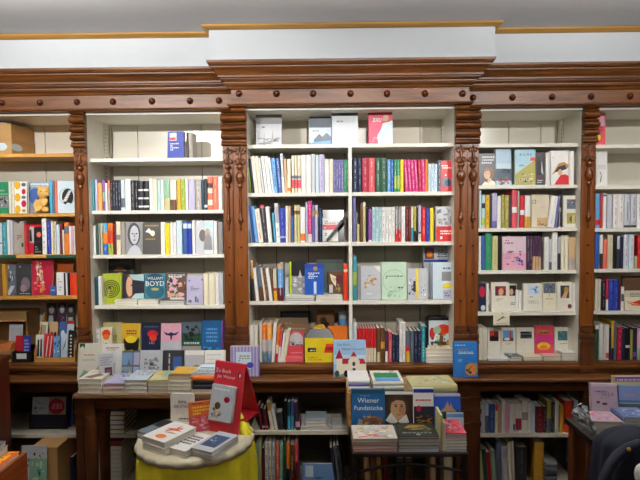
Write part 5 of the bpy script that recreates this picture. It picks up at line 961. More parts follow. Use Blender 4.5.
Q4('flat', (142, 435.6), (164, 442.6), (168, 419), .023, zz+.0238, 'white', 'white novel with red sketch and orange disc on top of its twin, round table', [('p', [(.2, .6), (.5, .68), (.9, .62), (.55, .56)], 'scarlet'), ('p', [(.3, .5), (.7, .8), (.75, .72), (.4, .45)], 'b56a3a'), ('p', [(.35, .4), (.6, .5), (.9, .45), (.6, .4)], 'tan'), ('p', [(.5, .7), (.55, .9), (.6, .7)], 'scarlet'), ('s', .55, .2, .2, .1, 'orange')])
Q4('flat', (166.5, 446.5), (185.5, 451.5), (190.5, 430.5), .023, zz, 'white', 'white novel with scattered black letters on round table', [('l', .15, .2, .85, .85, 5, 'charcoal')])
Q4('flat', (192, 451.5), (212.5, 456.5), (216, 434), .013, zz, 'silver', 'lower silver book under the blue photo book on round table', [])
Q4('flat', (191, 447.5), (211.5, 452.5), (215, 430), .014, zz+.0136, 'silver', 'silver book with dark blue photo on round table', [('r', .14, .2, .86, .8, '2a4468'), ('blobs', .2, .3, .8, .7, 14, ['slate', 'lavender', 'navy'], 56), ('l', .2, .86, .8, .92, 1, 'grey')])
def P3(px, z, Y): 
    return at(px, 440, Y).x
# white rounded card
wc = thing('sign_card', 'white round-cornered sign card with thin dark lettering on round table', 'sign', (0, 0, 0)); Y = RY+.115
x0, x1 = X(170.5, Y, 410), X(194.5, Y, 410); z1 = Z(393.5, Y, 182); r_ = .012; z0 = zz; pts = []
for cx_, cz_, a0 in ((x1-r_, z1-r_, 0), (x0+r_, z1-r_, 90), (x0+r_, z0+r_, 180), (x1-r_, z0+r_, 270)): pts += [(cx_+r_*math.cos(R(a0+q)), cz_+r_*math.sin(R(a0+q))) for q in (0, 30, 60, 90)]
b = B(); b.prism(pts, Y, Y+.006, mat('white')); b.done('board', wc)
M = Matrix(((1, 0, 0, x0), (0, 0, -1, Y-.0004), (0, 1, 0, z0), (0, 0, 0, 1))); W, Hh = x1-x0, z1-z0
art(wc, [('t', .5, .7, .17, 'RIPA', 'charcoal'), ('t', .5, .54, .15, 'DIE STADT', 'charcoal'), ('l', .3, .1, .9, .16, 1, 'charcoal')], W, Hh, lambda u, v, n: M @ Vector((u*W, v*Hh, n)), M)
facebook(191.5, 212, 401.5, RY+.02, zz, 'e0682f', 'orange-red book with yellow title lines standing on round table', [('r', 0, 0, 1, .5, 'c84f6a'), ('blobs', .05, .05, .95, .6, 26, ['salmon', 'pink', 'orange', 'rose'], 57), ('l', .1, .58, .9, .9, 3, 'yellow'), ('r', .1, .93, .6, .96, 'maroon')], rz=22, lean=7, t=.016, group=ga)
# red standee (A-frame)
Y0 = RY+.03
sd = thing('red_standee', 'red cardboard A-frame standee with white heading holding a silver book', 'standee', (0, 0, 0))
# front board: tilted, yawed quadrilateral given by its corners
FL = Vector(at(209.5, 432, Y0)); FL.z = zz; FRt = Vector(at(238, 438, Y0-.045)); FRt.z = zz
TL = Vector(at(215.6, 360.5, Y0+.055)); TRt = Vector(at(245.5, 365, Y0+.01))
nrm = (FRt-FL).cross(TL-FL).normalized()
if nrm.y > 0: nrm = -nrm
RM = mat('c22734', .4)
def slab(q, th, nm, m=RM):
    n_ = (q[1]-q[0]).cross(q[3]-q[0]).normalized(); 
    if n_.y > 0: n_ = -n_
    b = B(); b.ring([[v for v in q], [v-n_*th for v in q]], m, smooth=False); return b.done(nm, sd)
slab([FL, FRt, TRt, TL], .004, 'front_board')
BL, BR = Vector(at(238, 418, Y0+.17)), Vector(at(260.5, 424, Y0+.13)); BL.z = BR.z = zz
slab([TL-nrm*.0045, TRt-nrm*.0045, BR, BL], .004, 'back_board')
sl = slab([FL.lerp(TL, .12)-nrm*.005, FRt.lerp(TRt, .12)-nrm*.005, BR.lerp(TRt, .12), BL.lerp(TL, .12)], .003, 'cross_flap')
uu = (FRt-FL); vv = (TL-FL)
def onb(u, v, n=.0):
    p = FL.lerp(FRt, u); q = TL.lerp(TRt, u); return p.lerp(q, v)+nrm*(n+.0004)
W = (TRt-TL).length; Hh = vv.length
ux = (TRt-TL).normalized(); vx = (vv-vv.dot(ux)*ux).normalized()
o_ = onb(0, .0); 
M4 = Matrix(((ux.x, vx.x, nrm.x, 0), (ux.y, vx.y, nrm.y, 0), (ux.z, vx.z, nrm.z, 0), (0, 0, 0, 1)))
for s_, u, v, q in (('Zu Buch', .3, .87, .15), ('Jan Weiner', .42, .79, .13)):
    me = text_mesh(s_, q*W); me.transform(Matrix.Translation(onb(u, v, .0006)) @ M4); me.materials.append(mat('white')); o = bpy.data.objects.new('title', me); COL.objects.link(o); o.parent = sd
b = B(); e_ = onb(.85, .84, .0004)
b.face([e_+ux*(.007*math.cos(2*PI*i/20))+vx*(.0105*math.sin(2*PI*i/20)) for i in range(20)], mat('black')); e2 = e_+nrm*.0003
b.face([e2+ux*(.003*math.cos(2*PI*i/14)+.0015)+vx*(.0075*math.sin(2*PI*i/14)-.001) for i in range(14)], mat('white')); b.done('emblem', sd, recalc=False)
b = B(); q = [onb(.02, .16, 0), onb(.8, .16, 0), onb(.8, .16, .02), onb(.02, .16, .02)]; b.ring([q, [p-vx*.004 for p in q]], RM, smooth=False); b.done('book_ledge', sd)
# the silver book leaning on the standee
p0 = onb(.06, .135, .02)
bk = book('face', W*.74, Hh*.5, .018, 'c4c9cf', (0, 0, 0), decos=[('blobs', .1, .05, .6, .45, 22, ['brown', 'tan', 'taupe', '5d4636'], 58), ('c', .35, .42, .13, .1, 'brown'), ('s', .72, .62, .13, .085, 'crimson'), ('l', .1, .86, .9, .95, 1, 'white')], label='silver-grey book with brown animal and red sticker held on the red standee', group=ga, rough=.15)
Mb = Matrix(((ux.x, -nrm.x, vx.x, 0), (ux.y, -nrm.y, vx.y, 0), (ux.z, -nrm.z, vx.z, 0), (0, 0, 0, 1)))
bk.rotation_euler = Mb.to_euler(); bk.location = onb(.40, .17, .0188)

# ------------------------------------------------------- black metal table with the city books
MY0, MY1 = -.66, -.19
zm_ = Z(453.5, MY0, 410)
x0, x1 = X(352.5, MY0, 455), X(468.5, MY0, 455)
MK = lambda: paint('ironblack', '141316', .4)
mt = thing('metal_table', 'black iron-framed table carrying the city books at centre right', 'table', ((x0+x1)/2, (MY0+MY1)/2, 0))
b = B(); b.box(x0, x1, MY0, MY1, zm_-.014, zm_, wood('ebony', '191314', '2a1f1c', .4, 'X')); b.done('tabletop', mt, world=True, bevel=.002)
for xx in (x0+.012, x1-.012):
    for yy in (MY0+.012, MY1-.012): b = B(); b.box(xx-.009, xx+.009, yy-.009, yy+.009, 0, zm_-.014, MK()); b.done('leg', mt, world=True)
b = B(); b.tube([(x0+.012, MY0+.012, zm_-.075)]+[(x0+.012+(x1-x0-.024)*q/12, MY0+.012, zm_-.075+.03*math.sin(PI*q/12)) for q in range(1, 12)]+[(x1-.012, MY0+.012, zm_-.075)], .0055, MK(), 8); b.done('curved_brace', mt, world=True)
b = B()
for yy in (MY0+.012, MY1-.012): b.box(x0+.012, x1-.012, yy-.006, yy+.006, .16, .172, MK())
b.done('stretcher', mt, world=True)
gm = 'city books on the metal table'
# crate riser behind
CY0, CY1 = -.425, -.215
zc0 = Z(394.5, CY0, 400); xk0, xk1 = X(347.5, CY0, 410), X(456, CY0, 410)
cr = thing('wooden_crate', 'pale wooden crate used as riser on the metal table', 'crate', ((xk0+xk1)/2, (CY0+CY1)/2, zm_))
PW = wood('cratewood', 'a8763a', 'cf9f5a', .5, 'X')
b = B(); b.box(xk0, xk1, CY0, CY0+.008, zm_+.0006, zc0, PW); b.done('front_board', cr, world=True); b = B(); b.box(xk0, xk1, CY1-.008, CY1, zm_+.0006, zc0, PW); b.done('back_board', cr, world=True)
for q in (xk0, xk1-.008): b = B(); b.box(q, q+.008, CY0+.008, CY1-.008, zm_+.0006, zc0, PW); b.done('end_board', cr, world=True)
b = B(); b.box(xk0, xk1, CY0, CY1, zc0, zc0+.006, PW); b.done('lid_board', cr, world=True)
zk = zc0+.006
stack('purple-striped pile on the crate', 348.5, 369.5, CY0+.006, zk, .13, [(.010, 'mustard', 'flats', 'yellow'), (.014, 'white', 'flats'), (.012, 'purple', 'flats', 'purple'), (.013, 'white', 'flats')], py=385, group=gm)
stack('green and white pile on the crate behind the composer portrait', 373, 404, CY0+.006, zk, .15, [(.012, 'forest', 'flats', 'dark green'), (.014, 'white', 'flats'), (.018, 'ivory', 'flats', 'photo-spined white')], [('r', .0, .1, .3, .9, 'sky'), ('r', .32, .1, .75, .9, 'green'), ('blobs', .75, .1, 1, .9, 10, ['slate', 'charcoal', 'silver'], 60)], py=385, group=gm)
L3('flats', 434.5, 393, .135, .185, .03, 'khaki', zk+.0006, 2, 'thick beige antique-map book lying on the crate', [('blobs', .05, .05, .95, .95, 20, ['beige', 'sage', 'tan', 'taupe', 'khaki'], 61)]) ['group'] = gm
None if True else book('spine', .14, .11, .02, 'white', (at(408, 385, CY0+.01).x, CY0+.01, zk+.004), (0, -.35, 0), letter='slate', label='white book leaning sideways between the piles on the crate', group=gm)
FYm = MY0+.012
tm = stack('pink-edged map pile at front left of metal table', 353.5, 397.5, FYm, zm_, .125, [(.0115, 'c08f90', None, 'dusky pink'), (.0115, 'tan'), (.0115, 'c08f90', None, 'dusky pink'), (.012, 'dcd2c4', None, 'map-covered')], [('blobs', .02, .05, .98, .95, 44, ['white', 'mint', 'tan', 'cream', 'khaki', 'silver'], 62), ('p', [(.1, .1), (.9, .5), (.92, .46), (.14, .05)], 'rose'), ('p', [(.05, .4), (.8, .05), (.82, .09), (.08, .45)], 'rose'), ('t', .65, .9, .14, 'WIEN', 'ice')], py=440, group=gm, jit=.8)
stack('dark pile at front centre of metal table', 399, 439.5, FYm, zm_, .125, [(.0105, 'silver'), (.0105, 'slate'), (.0115, 'silver'), (.012, 'taupe'), (.008, '232b25', None, 'dark green garden-cover')], [('p', [(.2, .6), (.35, .85), (.75, .85), (.85, .6), (.6, .66)], 'gold'), ('blobs', 0, .35, 1, .75, 20, ['forest', '232b25', 'olive'], 63), ('l', .1, .24, .9, .32, 1, 'silver'), ('r', .46, .1, .56, .2, 'silver')], py=440, group=gm, jit=.8)
stack('white pile at front right of metal table', 446.5, 467, FYm, zm_, .13, [(.0105, 'silver'), (.011, 'white'), (.011, 'ivory'), (.0105, 'white'), (.0105, 'silver'), (.0115, 'rose', None, 'flower-covered')], [('blobs', .02, .05, .98, .95, 26, ['mustard', 'crimson', 'forest', 'pink', 'violet'], 64)], py=440, group=gm, jit=1)
row('metal table, upright between the dark and white piles', zm_, FYm, '440.2 442.6 415 khaki; 443 445.8 423 cream', setback=.004)
SY = FYm+.158
F(351.5, 384.8, 389, SY, zm_, '1f5f96', 'deep blue city guidebook with carved stone figures on metal table', [('r', 0, .9, 1, 1, 'petrol'), ('t', .5, .74, .21, 'Wiener', 'white'), ('t', .5, .57, .19, 'Fundstücke', 'white'), ('l', .25, .84, .55, .87, 1, 'sky'), ('p', [(.3, .2), (.34, .34), (.45, .36), (.55, .46), (.62, .36), (.75, .4), (.92, .32), (.95, .2)], '7d5638'), ('blobs', .3, .14, .95, .42, 22, ['brown', 'tan', '8a5f3f', '5d4330'], 65), ('p', [(.1, 0), (.35, 0), (.32, .3), (.2, .33)], 'taupe')], lean=5, t=.016, group=gm)
F(384.9, 413, 391.5, SY+.004, zm_, '3d2c22', 'book with painted portrait of a stern man in white collar on metal table', [('r', 0, .93, 1, 1, 'white'), ('c', .46, .66, .36, .26, '4a3a30'), ('c', .46, .58, .27, .28, 'c99a72'), ('p', [(.2, .72), (.3, .86), (.6, .88), (.74, .74), (.6, .78), (.4, .8)], '4a3a30'), ('r', .31, .67, .43, .69, '3a2a20'), ('r', .53, .67, .65, .69, '3a2a20'), ('c', .62, .55, .08, .12, 'b3825c'), ('p', [(.5, .62), (.55, .62), (.56, .5), (.49, .5)], 'a87a55'), ('c', .38, .64, .05, .015, 'black'), ('c', .58, .64, .05, .015, 'black'), ('r', .42, .43, .56, .45, '8a4a3c'), ('p', [(.0, .3), (.2, .5), (.45, .28), (.3, .2)], 'white'), ('p', [(.45, .28), (.75, .46), (.85, .26), (.6, .2)], 'white'), ('r', 0, 0, 1, .24, 'charcoal')], lean=5, t=.014, group=gm)
F(413.3, 433.5, 388, SY-.004, zm_, 'white', 'white guidebook with blue top strip and red title on metal table', [('r', 0, .9, 1, .98, 'cobalt'), ('l', .1, .72, .9, .78, 1, 'scarlet'), ('r', .0, 0, 1, .6, 'dusk'), ('s', .25, .55, .12, .07, 'crimson'), ('blobs', 0, .2, 1, .42, 20, ['gold', 'brown', 'ochre'], 66), ('blobs', 0, .02, 1, .22, 10, ['lavender', 'plum'], 67)], lean=5, t=.012, group=gm)
F(434, 460.5, 394, SY+.002, zm_, '2f62c8', 'book with palace on hill under blue sky on metal table', [('r', 0, .94, 1, 1, 'silver'), ('p', [(0, .3), (0, .5), (.3, .62), (.9, .6), (1, .48), (1, .3)], 'forest'), ('p', [(.2, .55), (.4, .66), (.5, .82), (.58, .66), (.62, .78), (.7, .64), (.85, .55)], 'tan'), ('r', .3, .0, 1, .34, 'ice'), ('r', .3, .2, 1, .26, 'sky')], lean=5, t=.018, group=gm)
F(446.5, 463.5, 412.5, SY-.025, zm_, 'ice', 'pale blue pamphlet before the palace book on metal table', [('r', 0, .8, 1, .95, 'sky'), ('l', .1, .6, .9, .75, 1, 'slate')], lean=8, t=.004, group=gm)
# ------------------------------------------------------- right-hand table, piles and the coat
PY0, PY1 = -.70, -.5
zp = .70
c = at(605, 436, PY0+.03); zp = c.z-.0
x0 = X(591, PY0, 436); x1 = x0+.62
rtb = thing('side_table', 'dark wooden side table with tilted books at right edge', 'table', ((x0+x1)/2, (PY0+PY1)/2, 0))
b = B(); b.box(x0, x1, PY0, PY1, zp-.022, zp, wood('ebony', '191314', '2a1f1c', .4, 'X')); b.done('tabletop', rtb, world=True, bevel=.002)
for xx in (x0+.03, x1-.03):
    for yy in (PY0+.03, PY1-.03): b = B(); b.box(xx-.02, xx+.02, yy-.02, yy+.02, 0, zp-.022, BASEW('Z')); b.done('leg', rtb, world=True)
gr = 'books on the right-hand side table'
PF = PY0+.03
stack('pink pair before the mauve novel, right side table', 593, 623, PF, zp, .1, [(.024, 'cream', None, 'cream pink-edged'), (.026, 'b9a0ae', None, 'mauve')], [('blobs', .02, .05, .98, .95, 20, ['salmon', 'pink', 'b08aa0', 'rose'], 70)], py=425, group=gr, yaw=-4)
stack('blue trio at right edge of side table', 625.5, 652, PF, zp, .1, [(.022, 'silver'), (.022, 'ivory'), (.02, '6d7fa8', None, 'blue-grey')], [('blobs', .02, .05, .98, .95, 16, ['slate', 'lavender', 'denim'], 71)], py=425, group=gr, yaw=-4)
F(590.5, 616, 383.5, PF+.112, zp, 'c7aebb', 'mauve novel with purple title lines standing on right side table', [('r', 0, .93, 1, 1, 'd8c6cf'), ('t', .62, .72, .2, 'VILLA', 'purple'), ('l', .12, .78, .6, .84, 1, 'purple'), ('l', .3, .62, .7, .66, 1, 'taupe'), ('c', .25, .52, .07, .03, 'plum'), ('c', .5, .48, .11, .03, 'plum'), ('c', .78, .48, .1, .02, 'lavender')], lean=8, rz=-4, group=gr, t=.02)
F(618, 646, 385.5, PF+.112, zp, '5f78b5', 'blue novel with pale sky cover standing on right side table', [('r', 0, .6, 1, 1, '8aa0d0'), ('l', .2, .7, .6, .78, 2, 'pink'), ('r', 0, .5, 1, .54, 'sage'), ('r', 0, 0, 1, .5, 'slate'), ('c', .5, .25, .4, .1, 'grey')], lean=8, rz=-4, group=gr, t=.02)
F(614.5, 648, 376.5, PF+.14, zp, 'khaki', 'yellow book with purple lettering behind the blue novel on side table', [('r', 0, .88, 1, 1, 'violet'), ('l', .05, .9, .9, .98, 1, 'silver')], lean=8, group=gr, t=.03)
for i in range(3):
    p = at(588, 401+5.5*(2-i)+2, PF+.19)
sb_ = thing('plastic_bag', 'crumpled grey plastic bag hanging at left end of right side table', 'bag', (0, 0, 0))
rr = random.Random(5); Y = PY0-.006; b = B(); n = 10
TLb, TRb, BRb, BLb = at(570, 409, Y-.01), at(584, 404, Y), at(597, 438, Y), at(579, 427, Y-.01)
g_ = [[TLb.lerp(TRb, i/n).lerp(BLb.lerp(BRb, i/n), j/n)+Vector((rr.uniform(-.003, .003), -rr.uniform(0, .022)-.012*math.sin(PI*i/n)*math.sin(PI*j/n), rr.uniform(-.003, .003))) for i in range(n+1)] for j in range(n+1)]
vs = [[b.bm.verts.new(p) for p in r] for r in g_]
for j in range(n):
    for i in range(n):
        f = b.bm.faces.new((vs[j][i], vs[j][i+1], vs[j+1][i+1], vs[j+1][i])); f.material_index = b.mi(mat('a4a9ab', .3))
o = b.done('body', sb_); md = o.modifiers.new('thick', 'SOLIDIFY'); md.thickness = .004
b = B(); b.tube([g_[0][2], g_[0][3]+Vector((0, .004, .014)), g_[0][7]+Vector((0, .004, .014)), g_[0][8]], .002, mat('a4a9ab', .3), 6); b.done('handle', sb_)
# coat over a chair
ch = thing('wooden_chair', 'wooden chair beneath the dark navy coat, right foreground', 'chair', (X(640, -1.05), -1.05, 0))
xc = X(634, -.937, 450); ztop = Z(427.5, -.937, 625)
b = B(); b.box(xc-.2, xc+.2, -1.27, -.87-.02, .43, .455, BASEW()); b.done('seat', ch, world=True)
for xx in (xc-.17, xc+.17):
    b = B(); b.box(xx-.017, xx+.017, -1.25, -1.216, 0, .43, BASEW('Z')); b.done('leg', ch, world=True)
    b = B(); b.box(xx-.017, xx+.017, -.95, -.916, 0, .43, BASEW('Z')); b.done('leg', ch, world=True)
b = B(); b.box(xc-.085, xc+.085, -.95, -.925, .455, ztop-.06, BASEW('X')); b.done('backrest', ch, world=True)
jk = thing('navy_coat', 'dark navy coat draped over a chair back, right foreground', 'coat', (xc, -.94, .46))
def coat_m():
    m, nt, b_ = _new('coat_cloth'); 
    b_.inputs['Base Color'].default_value = lin('171b2b'); b_.inputs['Roughness'].default_value = .85
    n = nt.nodes.new('ShaderNodeTexNoise'); n.inputs['Scale'].default_value = 350; bp = nt.nodes.new('ShaderNodeBump'); bp.inputs['Strength'].default_value = .3; bp.inputs['Distance'].default_value = .002
    nt.links.new(n.outputs['Fac'], bp.inputs['Height']); nt.links.new(bp.outputs['Normal'], b_.inputs['Normal']); return m
CM = coat_m()
b = B(); rings = []; n = 72; zb0 = .465
yc_ = -.937
for k in range(22):
    s = k/21
    # s=0 crown, then shoulder, then hanging down
    if s < .4:
        a = s/.4*PI/2; fr_ = math.sin(a)*.93+.02; z = ztop-.055*(1-math.cos(a))
    else:
        q = (s-.4)/.6; fr_ = .95+.22*q; z = ztop-.055-q*(ztop-.055-zb0)
    ring = []
    for i in range(n):
        a = 2*PI*i/n; f = (.012*math.sin(5*a+.6)+.008*math.sin(11*a+3*s))*min(1, s*1.3)
        ring.append((xc+(.118*fr_+f)*math.cos(a), yc_+(.075*fr_+f*.6)*math.sin(a), z+.006*math.sin(3*a+2)*s))
    rings.append(ring)
b.ring(rings, CM); b.done('shell', jk, world=True)
b = B(); pts = [at(640, 443, -1.055), at(628, 448, -1.06), at(618, 456, -1.065), at(610, 466, -1.07), at(604, 480, -1.075), at(600, 497, -1.08)]
b.tube(pts, [.012, .014, .015, .015, .014, .012], CM, 10); b.done('lapel', jk, world=True)
b = B(); p = at(629, 449.5, -1.08); b.ball(p, .006, .004, .006, mat('gold', .3)); b.done('button', jk, world=True)
b = B(); p = at(641, 474, -1.09); b.ball(p, .018, .012, .030, mat('white', .8)); b.done('white_lining', jk, world=True)

# ------------------------------------------------------- left foreground and left base
cb = thing('wooden_cabinet', 'reddish-brown wooden cabinet side at the left edge', 'cabinet', (-1.6, -.35, 0))
xr_ = X(9.5, -.15, 420); zt_ = Z(366, -.32, 5)
b = B(); b.box(xr_-.7, xr_, -.32, -.14, 0, zt_-.02, wood('redwood', '4a1c10', '6d2f18', .4, 'Z')); b.done('body', cb, world=True)
b = B(); b.box(xr_-.7, xr_+.008, -.335, -.135, zt_-.02, zt_, wood('redwood', '4a1c10', '6d2f18', .4, 'X')); b.done('cabinet_top', cb, world=True)
b = B(); b.box(xr_-.66, xr_-.03, -.326, -.32, .12, zt_-.06, wood('redwood', '4a1c10', '6d2f18', .4, 'X')); b.done('door', cb, world=True)
# browsing crate
ey = -.95
zx = .56
p1 = at(27, 452, ey+.1)
ec = thing('browsing_crate', 'orange-brown wooden crate of picture books at bottom left corner', 'crate', (p1.x-.2, ey, 0))
zc_ = p1.z; x1 = p1.x; x0 = x1-.42; m = wood('cratered', '7a3216', 'a04a20', .45, 'Y')
b = B(); b.box(x1-.012, x1, ey-.28, ey+.1, zc_-.16, zc_, m); b.done('side_board', ec, world=True); b = B(); b.box(x0, x0+.012, ey-.28, ey+.1, zc_-.16, zc_, m); b.done('side_board', ec, world=True)
b = B(); b.box(x0+.012, x1-.012, ey+.088, ey+.1, zc_-.16, zc_-.012, m); b.done('end_board', ec, world=True); b = B(); b.box(x0+.012, x1-.012, ey-.28, ey-.268, zc_-.16, zc_, m); b.done('end_board', ec, world=True)
b = B(); b.box(x0+.012, x1-.012, ey-.268, ey+.088, zc_-.16, zc_-.15, m); b.done('bottom_board', ec, world=True)
for xx in (x0+.02, x1-.02):
    for yy in (ey-.26, ey+.08): b = B(); b.box(xx-.015, xx+.015, yy-.015, yy+.015, 0, zc_-.16, m); b.done('leg', ec, world=True)
gb = 'picture books in the browsing crate'
def inbox(dx, c, label, zoff, decos):
    book('spine', .30, .155+zoff, .016, c, (x1-.012-dx, ey-.235, zc_-.1495), (0, 0, 0), label=label, group=gb, spinecol=c)
book('flatp', .075, .31, .012, 'scarlet', (x1-.06, ey-.25, zc_-.012), (0, 0, R(90)), label='x') if False else None
zq = zc_-.1494
for i, (t, c, l) in enumerate([(.125, 'tan', 'tan')]): pass
bk0 = thing('book', 'thick tan volume at the bottom of the bottom-left crate', 'book', (x1-.17, ey-.09, zq), group=gb)
b = B(); b.box(-.145, .145, -.16, .16, .0006, .125, mat('tan')); b.done('cover', bk0); b = B(); b.box(-.143, .1465, -.158, .158, .006, .119, pagemat()); b.done('pages', bk0)
zq += .1262
bk0.location.z += .018; zq += .018
book('flat', .15, .31, .014, 'f0c020', (x1-.09, ey-.226, zq), (0, 0, 0), decos=[('blobs', 0, 0, 1, .35, 14, ['lime', 'white', 'green'], 80), ('blobs', .6, .75, 1, 1, 10, ['scarlet', 'orange', 'maroon'], 81), ('r', .93, 0, 1, 1, 'scarlet')], label='yellow and green picture book with red edge in bottom-left crate', group=gb)
book('flat', .16, .27, .022, 'taupe', (x1-.128, ey-.19, zq+.0146), (0, 0, 0), label='thick grey-brown book under the blue-grey one in bottom-left crate', group=gb)
book('flat', .155, .26, .016, 'slate', (x1-.129, ey-.185, zq+.0372), (0, 0, 0), decos=[('blobs', 0, 0, 1, 1, 22, ['navy', 'sky', 'taupe', 'denim'], 82)], label='blue-grey picture book topping the pile in bottom-left crate', group=gb)
# left base unit contents
yb_ = YW-.03
framed('picture_frame', 'black framed tray with pale print and red badge, left base shelf', 'picture', 28, 66, 396, yb_+.06, ZBS_W, 'black', [('r', 0, .42, .48, .98, 'ice'), ('blobs', .02, .42, .46, .9, 10, ['salmon', 'slate', 'silver', 'tan'], 83), ('r', 0, 0, 1, .4, 'dusk'), ('c', .72, .68, .24, .26, 'crimson'), ('l', .56, .6, .88, .8, 3, 'pink')], lean=8, fw=.01)
F(64, 72, 395, yb_+.09, ZBS_W, 'cobalt', 'dark blue folder beside the black framed tray, left base shelf', [('r', 0, .7, 1, 1, 'navy')], lean=5)
bx2 = carton('cardboard_box', 'open tan card box behind pale green leaflets, left base', X(24, yb_-.1), X(50, yb_-.1), yb_-.1, yb_+.12, .30+.0006+ZBL-.30, Z(448, yb_-.1, 36), None, 'cardboard box')
xq = (X(24, yb_-.1)+X(50, yb_-.1))/2
card('leaflet', 21, 46.5, 446, yb_-.125, ZBL, 'silver', 'pale leaflet with green sprig before the tan box, left base', [('blobs', .45, .5, .95, .98, 16, ['sage', 'mint', 'forest'], 84), ('l', .1, .6, .45, .8, 2, 'slate'), ('r', .0, .0, 1, .02, 'grey')], cat='leaflet', group='leaflets', lean=3)
card('leaflet', 29, 46.8, 459, yb_-.136, ZBL, 'sage', 'green strip leaflet in front of the sprig leaflet, left base', [('blobs', .05, .3, .95, .98, 16, ['teal', 'mint', 'salmon', 'forest'], 85)], cat='leaflet', group='leaflets', lean=3)
row('bottom shelf of far left base, near the floor', ZBL, yb_, '55 58.4 464 white k4; 58.8 62 461 ivory k4; 62.4 65.6 458 white k4; 66 69.6 456 red k2; 70 73.4 457 navy', maxd=.16)
# loose flat books in the base of the centre and right units
stack('pale pile on centre base shelf', 305, 330, YC-.0, ZBS, .12, [(.016, 'silver'), (.013, 'silver'), (.013, 'ice')], py=425, group='books in the base') if False else None
zt_ = stack('white pile jutting from the centre base shelf', 301, 331, YC-.03, ZBS, .15, [(.02, 'white'), (.016, 'silver', None, None, .72), (.016, 'ice', None, None, .7)], [], py=426, group='books in the base', jit=.5)
stack('on centre base shelf near the metal table', 331.5, 347, YC-.03, ZBS, .13, [(.012, 'white')], py=428, group='books in the base')
F(302.5, 336, 464, YC-.03+.02, ZBL, '6f97c9', 'sky-blue picture book with white square near the floor, centre base', [('r', .08, .55, .32, .95, 'ice'), ('r', 0, 0, 1, .3, 'maroon'), ('blobs', .3, .3, 1, .6, 8, ['sky', 'denim'], 86)], lean=6, group='books in the base')
F(470, 491.5, 467, YW-.19, ZBL-.13 if False else .30, 'taupe', 'plain grey-beige book standing before the right base shelf', [('l', .2, .2, .8, .3, 1, 'brown')], lean=4, group='books in the base') if False else None
stack('pile at right end of bottom shelf, right base', 545.5, 557, YW-.03, ZBL, .14, [(.022, 'charcoal'), (.022, 'slate'), (.022, 'charcoal'), (.022, 'slate'), (.022, 'grey')], py=470, group='books in the base', kind='flats')
F(558, 588, 463, YW-.06, ZBL+.001 if True else 0, 'charcoal', 'black book with three white title lines, right base', [('l', .1, .3, .75, .62, 3, 'silver'), ('r', .02, .86, .98, .9, 'grey')], lean=4, group='books in the base', t=.02) if False else None

# ------------------------------------------------------- finish
tag(tn, 'black rounded tin with floral picture on lowest centre shelf', 'tin')
for o in (tn, wc, sd, sb_):
    pass

finish_rows()
# ------------------------------------------------------- lamps
def spot(name, x, y, z, tx, ty, tz, power, size, blend, rad=.03, col=(1, .97, .93)):
    l = bpy.data.lights.new(name, 'SPOT'); l.energy = power; l.spot_size = R(size); l.spot_blend = blend; l.shadow_soft_size = rad; l.color = col
    o = bpy.data.objects.new(name, l); COL.objects.link(o); o.location = (x, y, z)
    o.rotation_euler = (Vector((tx, ty, tz))-Vector((x, y, z))).to_track_quat('-Z', 'Y').to_euler(); return o
LZ = ZCEIL-.08
spot('ceiling_spot', -1.3, -2.2, LZ, -1.0, 0, 2.08, 155, 60, .9)
spot('ceiling_spot', .15, -2.1, LZ, .0, 0, 1.58, 82, 54, .8)
spot('ceiling_spot', 1.3, -2.2, LZ, 1.08, 0, 1.92, 85, 60, .9)
def fill_point(x, y, z, p, r=.12):  # added unseen point lamps that lift the fill light in the room
    l = bpy.data.lights.new('fill_lamp', 'POINT'); l.energy = p; l.shadow_soft_size = r; l.color = (1, .95, .9)
    o = bpy.data.objects.new('fill_lamp', l); COL.objects.link(o); o.location = (x, y, z)
fill_point(-1.3, -2.7, 2.0, 7); fill_point(1.3, -2.7, 2.0, 7)
for x in (-1.2, 0, 1.2):      # added out-of-view area lamps facing up, to brighten the ceiling
    l = bpy.data.lights.new('ceiling_fill', 'AREA'); l.energy = {-1.2: 24, 0: 12, 1.2: 16}[x]; l.shape = 'RECTANGLE'; l.size = 1.0; l.size_y = .06; l.color = (1, .97, .93)
    o = bpy.data.objects.new('ceiling_fill', l); COL.objects.link(o); o.location = (x, -.85, ZCEIL-.12); o.rotation_euler = (PI, 0, 0)
w = bpy.data.worlds.new('World'); SC.world = w; w.use_nodes = True
w.node_tree.nodes['Background'].inputs[0].default_value = (.8, .85, 1, 1); w.node_tree.nodes['Background'].inputs[1].default_value = .05
# ------------------------------------------------------- camera
cd = bpy.data.cameras.new('camera'); cd.sensor_width = 36; cd.lens = FPX*36/640; cd.clip_start = .05
co = bpy.data.objects.new('camera', cd); COL.objects.link(co); co.location = CAM; co.rotation_euler = CROT.to_euler(); SC.camera = co
SC.view_settings.view_transform = 'Standard'; SC.view_settings.look = 'None'; SC.view_settings.gamma = 1; SC.view_settings.use_curve_mapping = False
SC.view_settings.exposure = 0.04

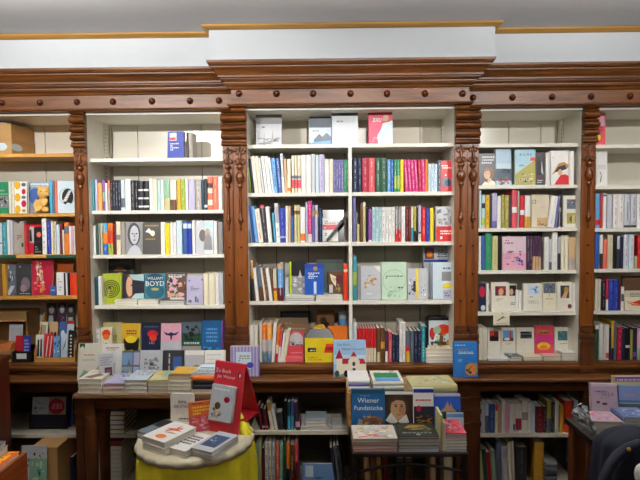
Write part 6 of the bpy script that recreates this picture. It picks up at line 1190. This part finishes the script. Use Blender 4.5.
# ------------------------------------------------------- the many small books
SMALL = {(f"book.{i:03d}" if i else "book") for i in [4,5,6,7,8,9,30,31,33,34,44,45,46,52,53,54,75,76,77,78,79,80,81,82,83,84,100,105,108,109,111,112,114,115,116,118,119,120,121,123,124,125,126,137,138,139,141,142,143,144,145,146,147,148,149,150,159,160,161,163,164,176,177,178,179,180,187,189,190,195,197,198,201,205,206,207,208,210,211,213,214,215,216,217,218,219,222,223,226,228,229,232,234,237,238,242,243,244,245,248,253,254,258,261,262,266,268,269,272,275,278,279,281,282,290,291,292,293,294,295,296,297,298,303,304,307,308,309,310,311,313,315,317,318,322,323,325,329,331,335,336,337,338,346,347,348,349,351,352,353,354,355,356,357,358,359,360,362,364,365,366,368,369,370,371,372,373,374,375,377,378,379,380,381,382,387,388,389,390,391,392,393,394,397,398,399,400,406,408,411,416,418,422,423,428,429,430,431,432,434,436,440,441,442,443,444,445,446,447,448,449,451,458,459,464,465,466,469,471,473,475,478,479,482,484,486,488,490,492,493,494,496,501,502,503,504,505,507,508,509,510,511,512,513,514,515,517,518,519,521,524,528,529,530,531,533,534,536,538,542,543,553,554,555,557,559,560,561,563,565,578,579,580,581,582,587,589,591,592,593,594,595,599,600,601,602,603]}
#SMALLSET
def settle_books():
    """the books that show largest stay single things; the remaining slivers become one mass"""
    roots = [o for o in SC.objects if o.parent is None and o.get('category') == 'book']
    small = [r for r in roots if r.name in SMALL]
    bm = bmesh.new(); mats = []
    for r in small:
        Mr = Matrix.LocRotScale(r.location, r.rotation_euler, None)
        for ch in r.children:
            me = ch.data.copy(); me.transform(Mr)
            rem = []
            for m in me.materials:
                if m not in mats: mats.append(m)
                rem.append(mats.index(m))
            n0 = len(bm.faces); bm.from_mesh(me); bm.faces.ensure_lookup_table()
            for f in bm.faces[n0:]: f.material_index = rem[f.material_index] if rem else 0
            bpy.data.meshes.remove(me)
    for r in small:
        for ch in list(r.children): bpy.data.objects.remove(ch)
        bpy.data.objects.remove(r)
    me = bpy.data.meshes.new('small_books'); bm.to_mesh(me); bm.free()
    for m in mats: me.materials.append(m)
    o = bpy.data.objects.new('small_books', me); COL.objects.link(o)
    tag(o, 'slimmest and half-hidden books and pile sheets filling out the shelves', 'books'); o['kind'] = 'stuff'
if SMALL: settle_books()
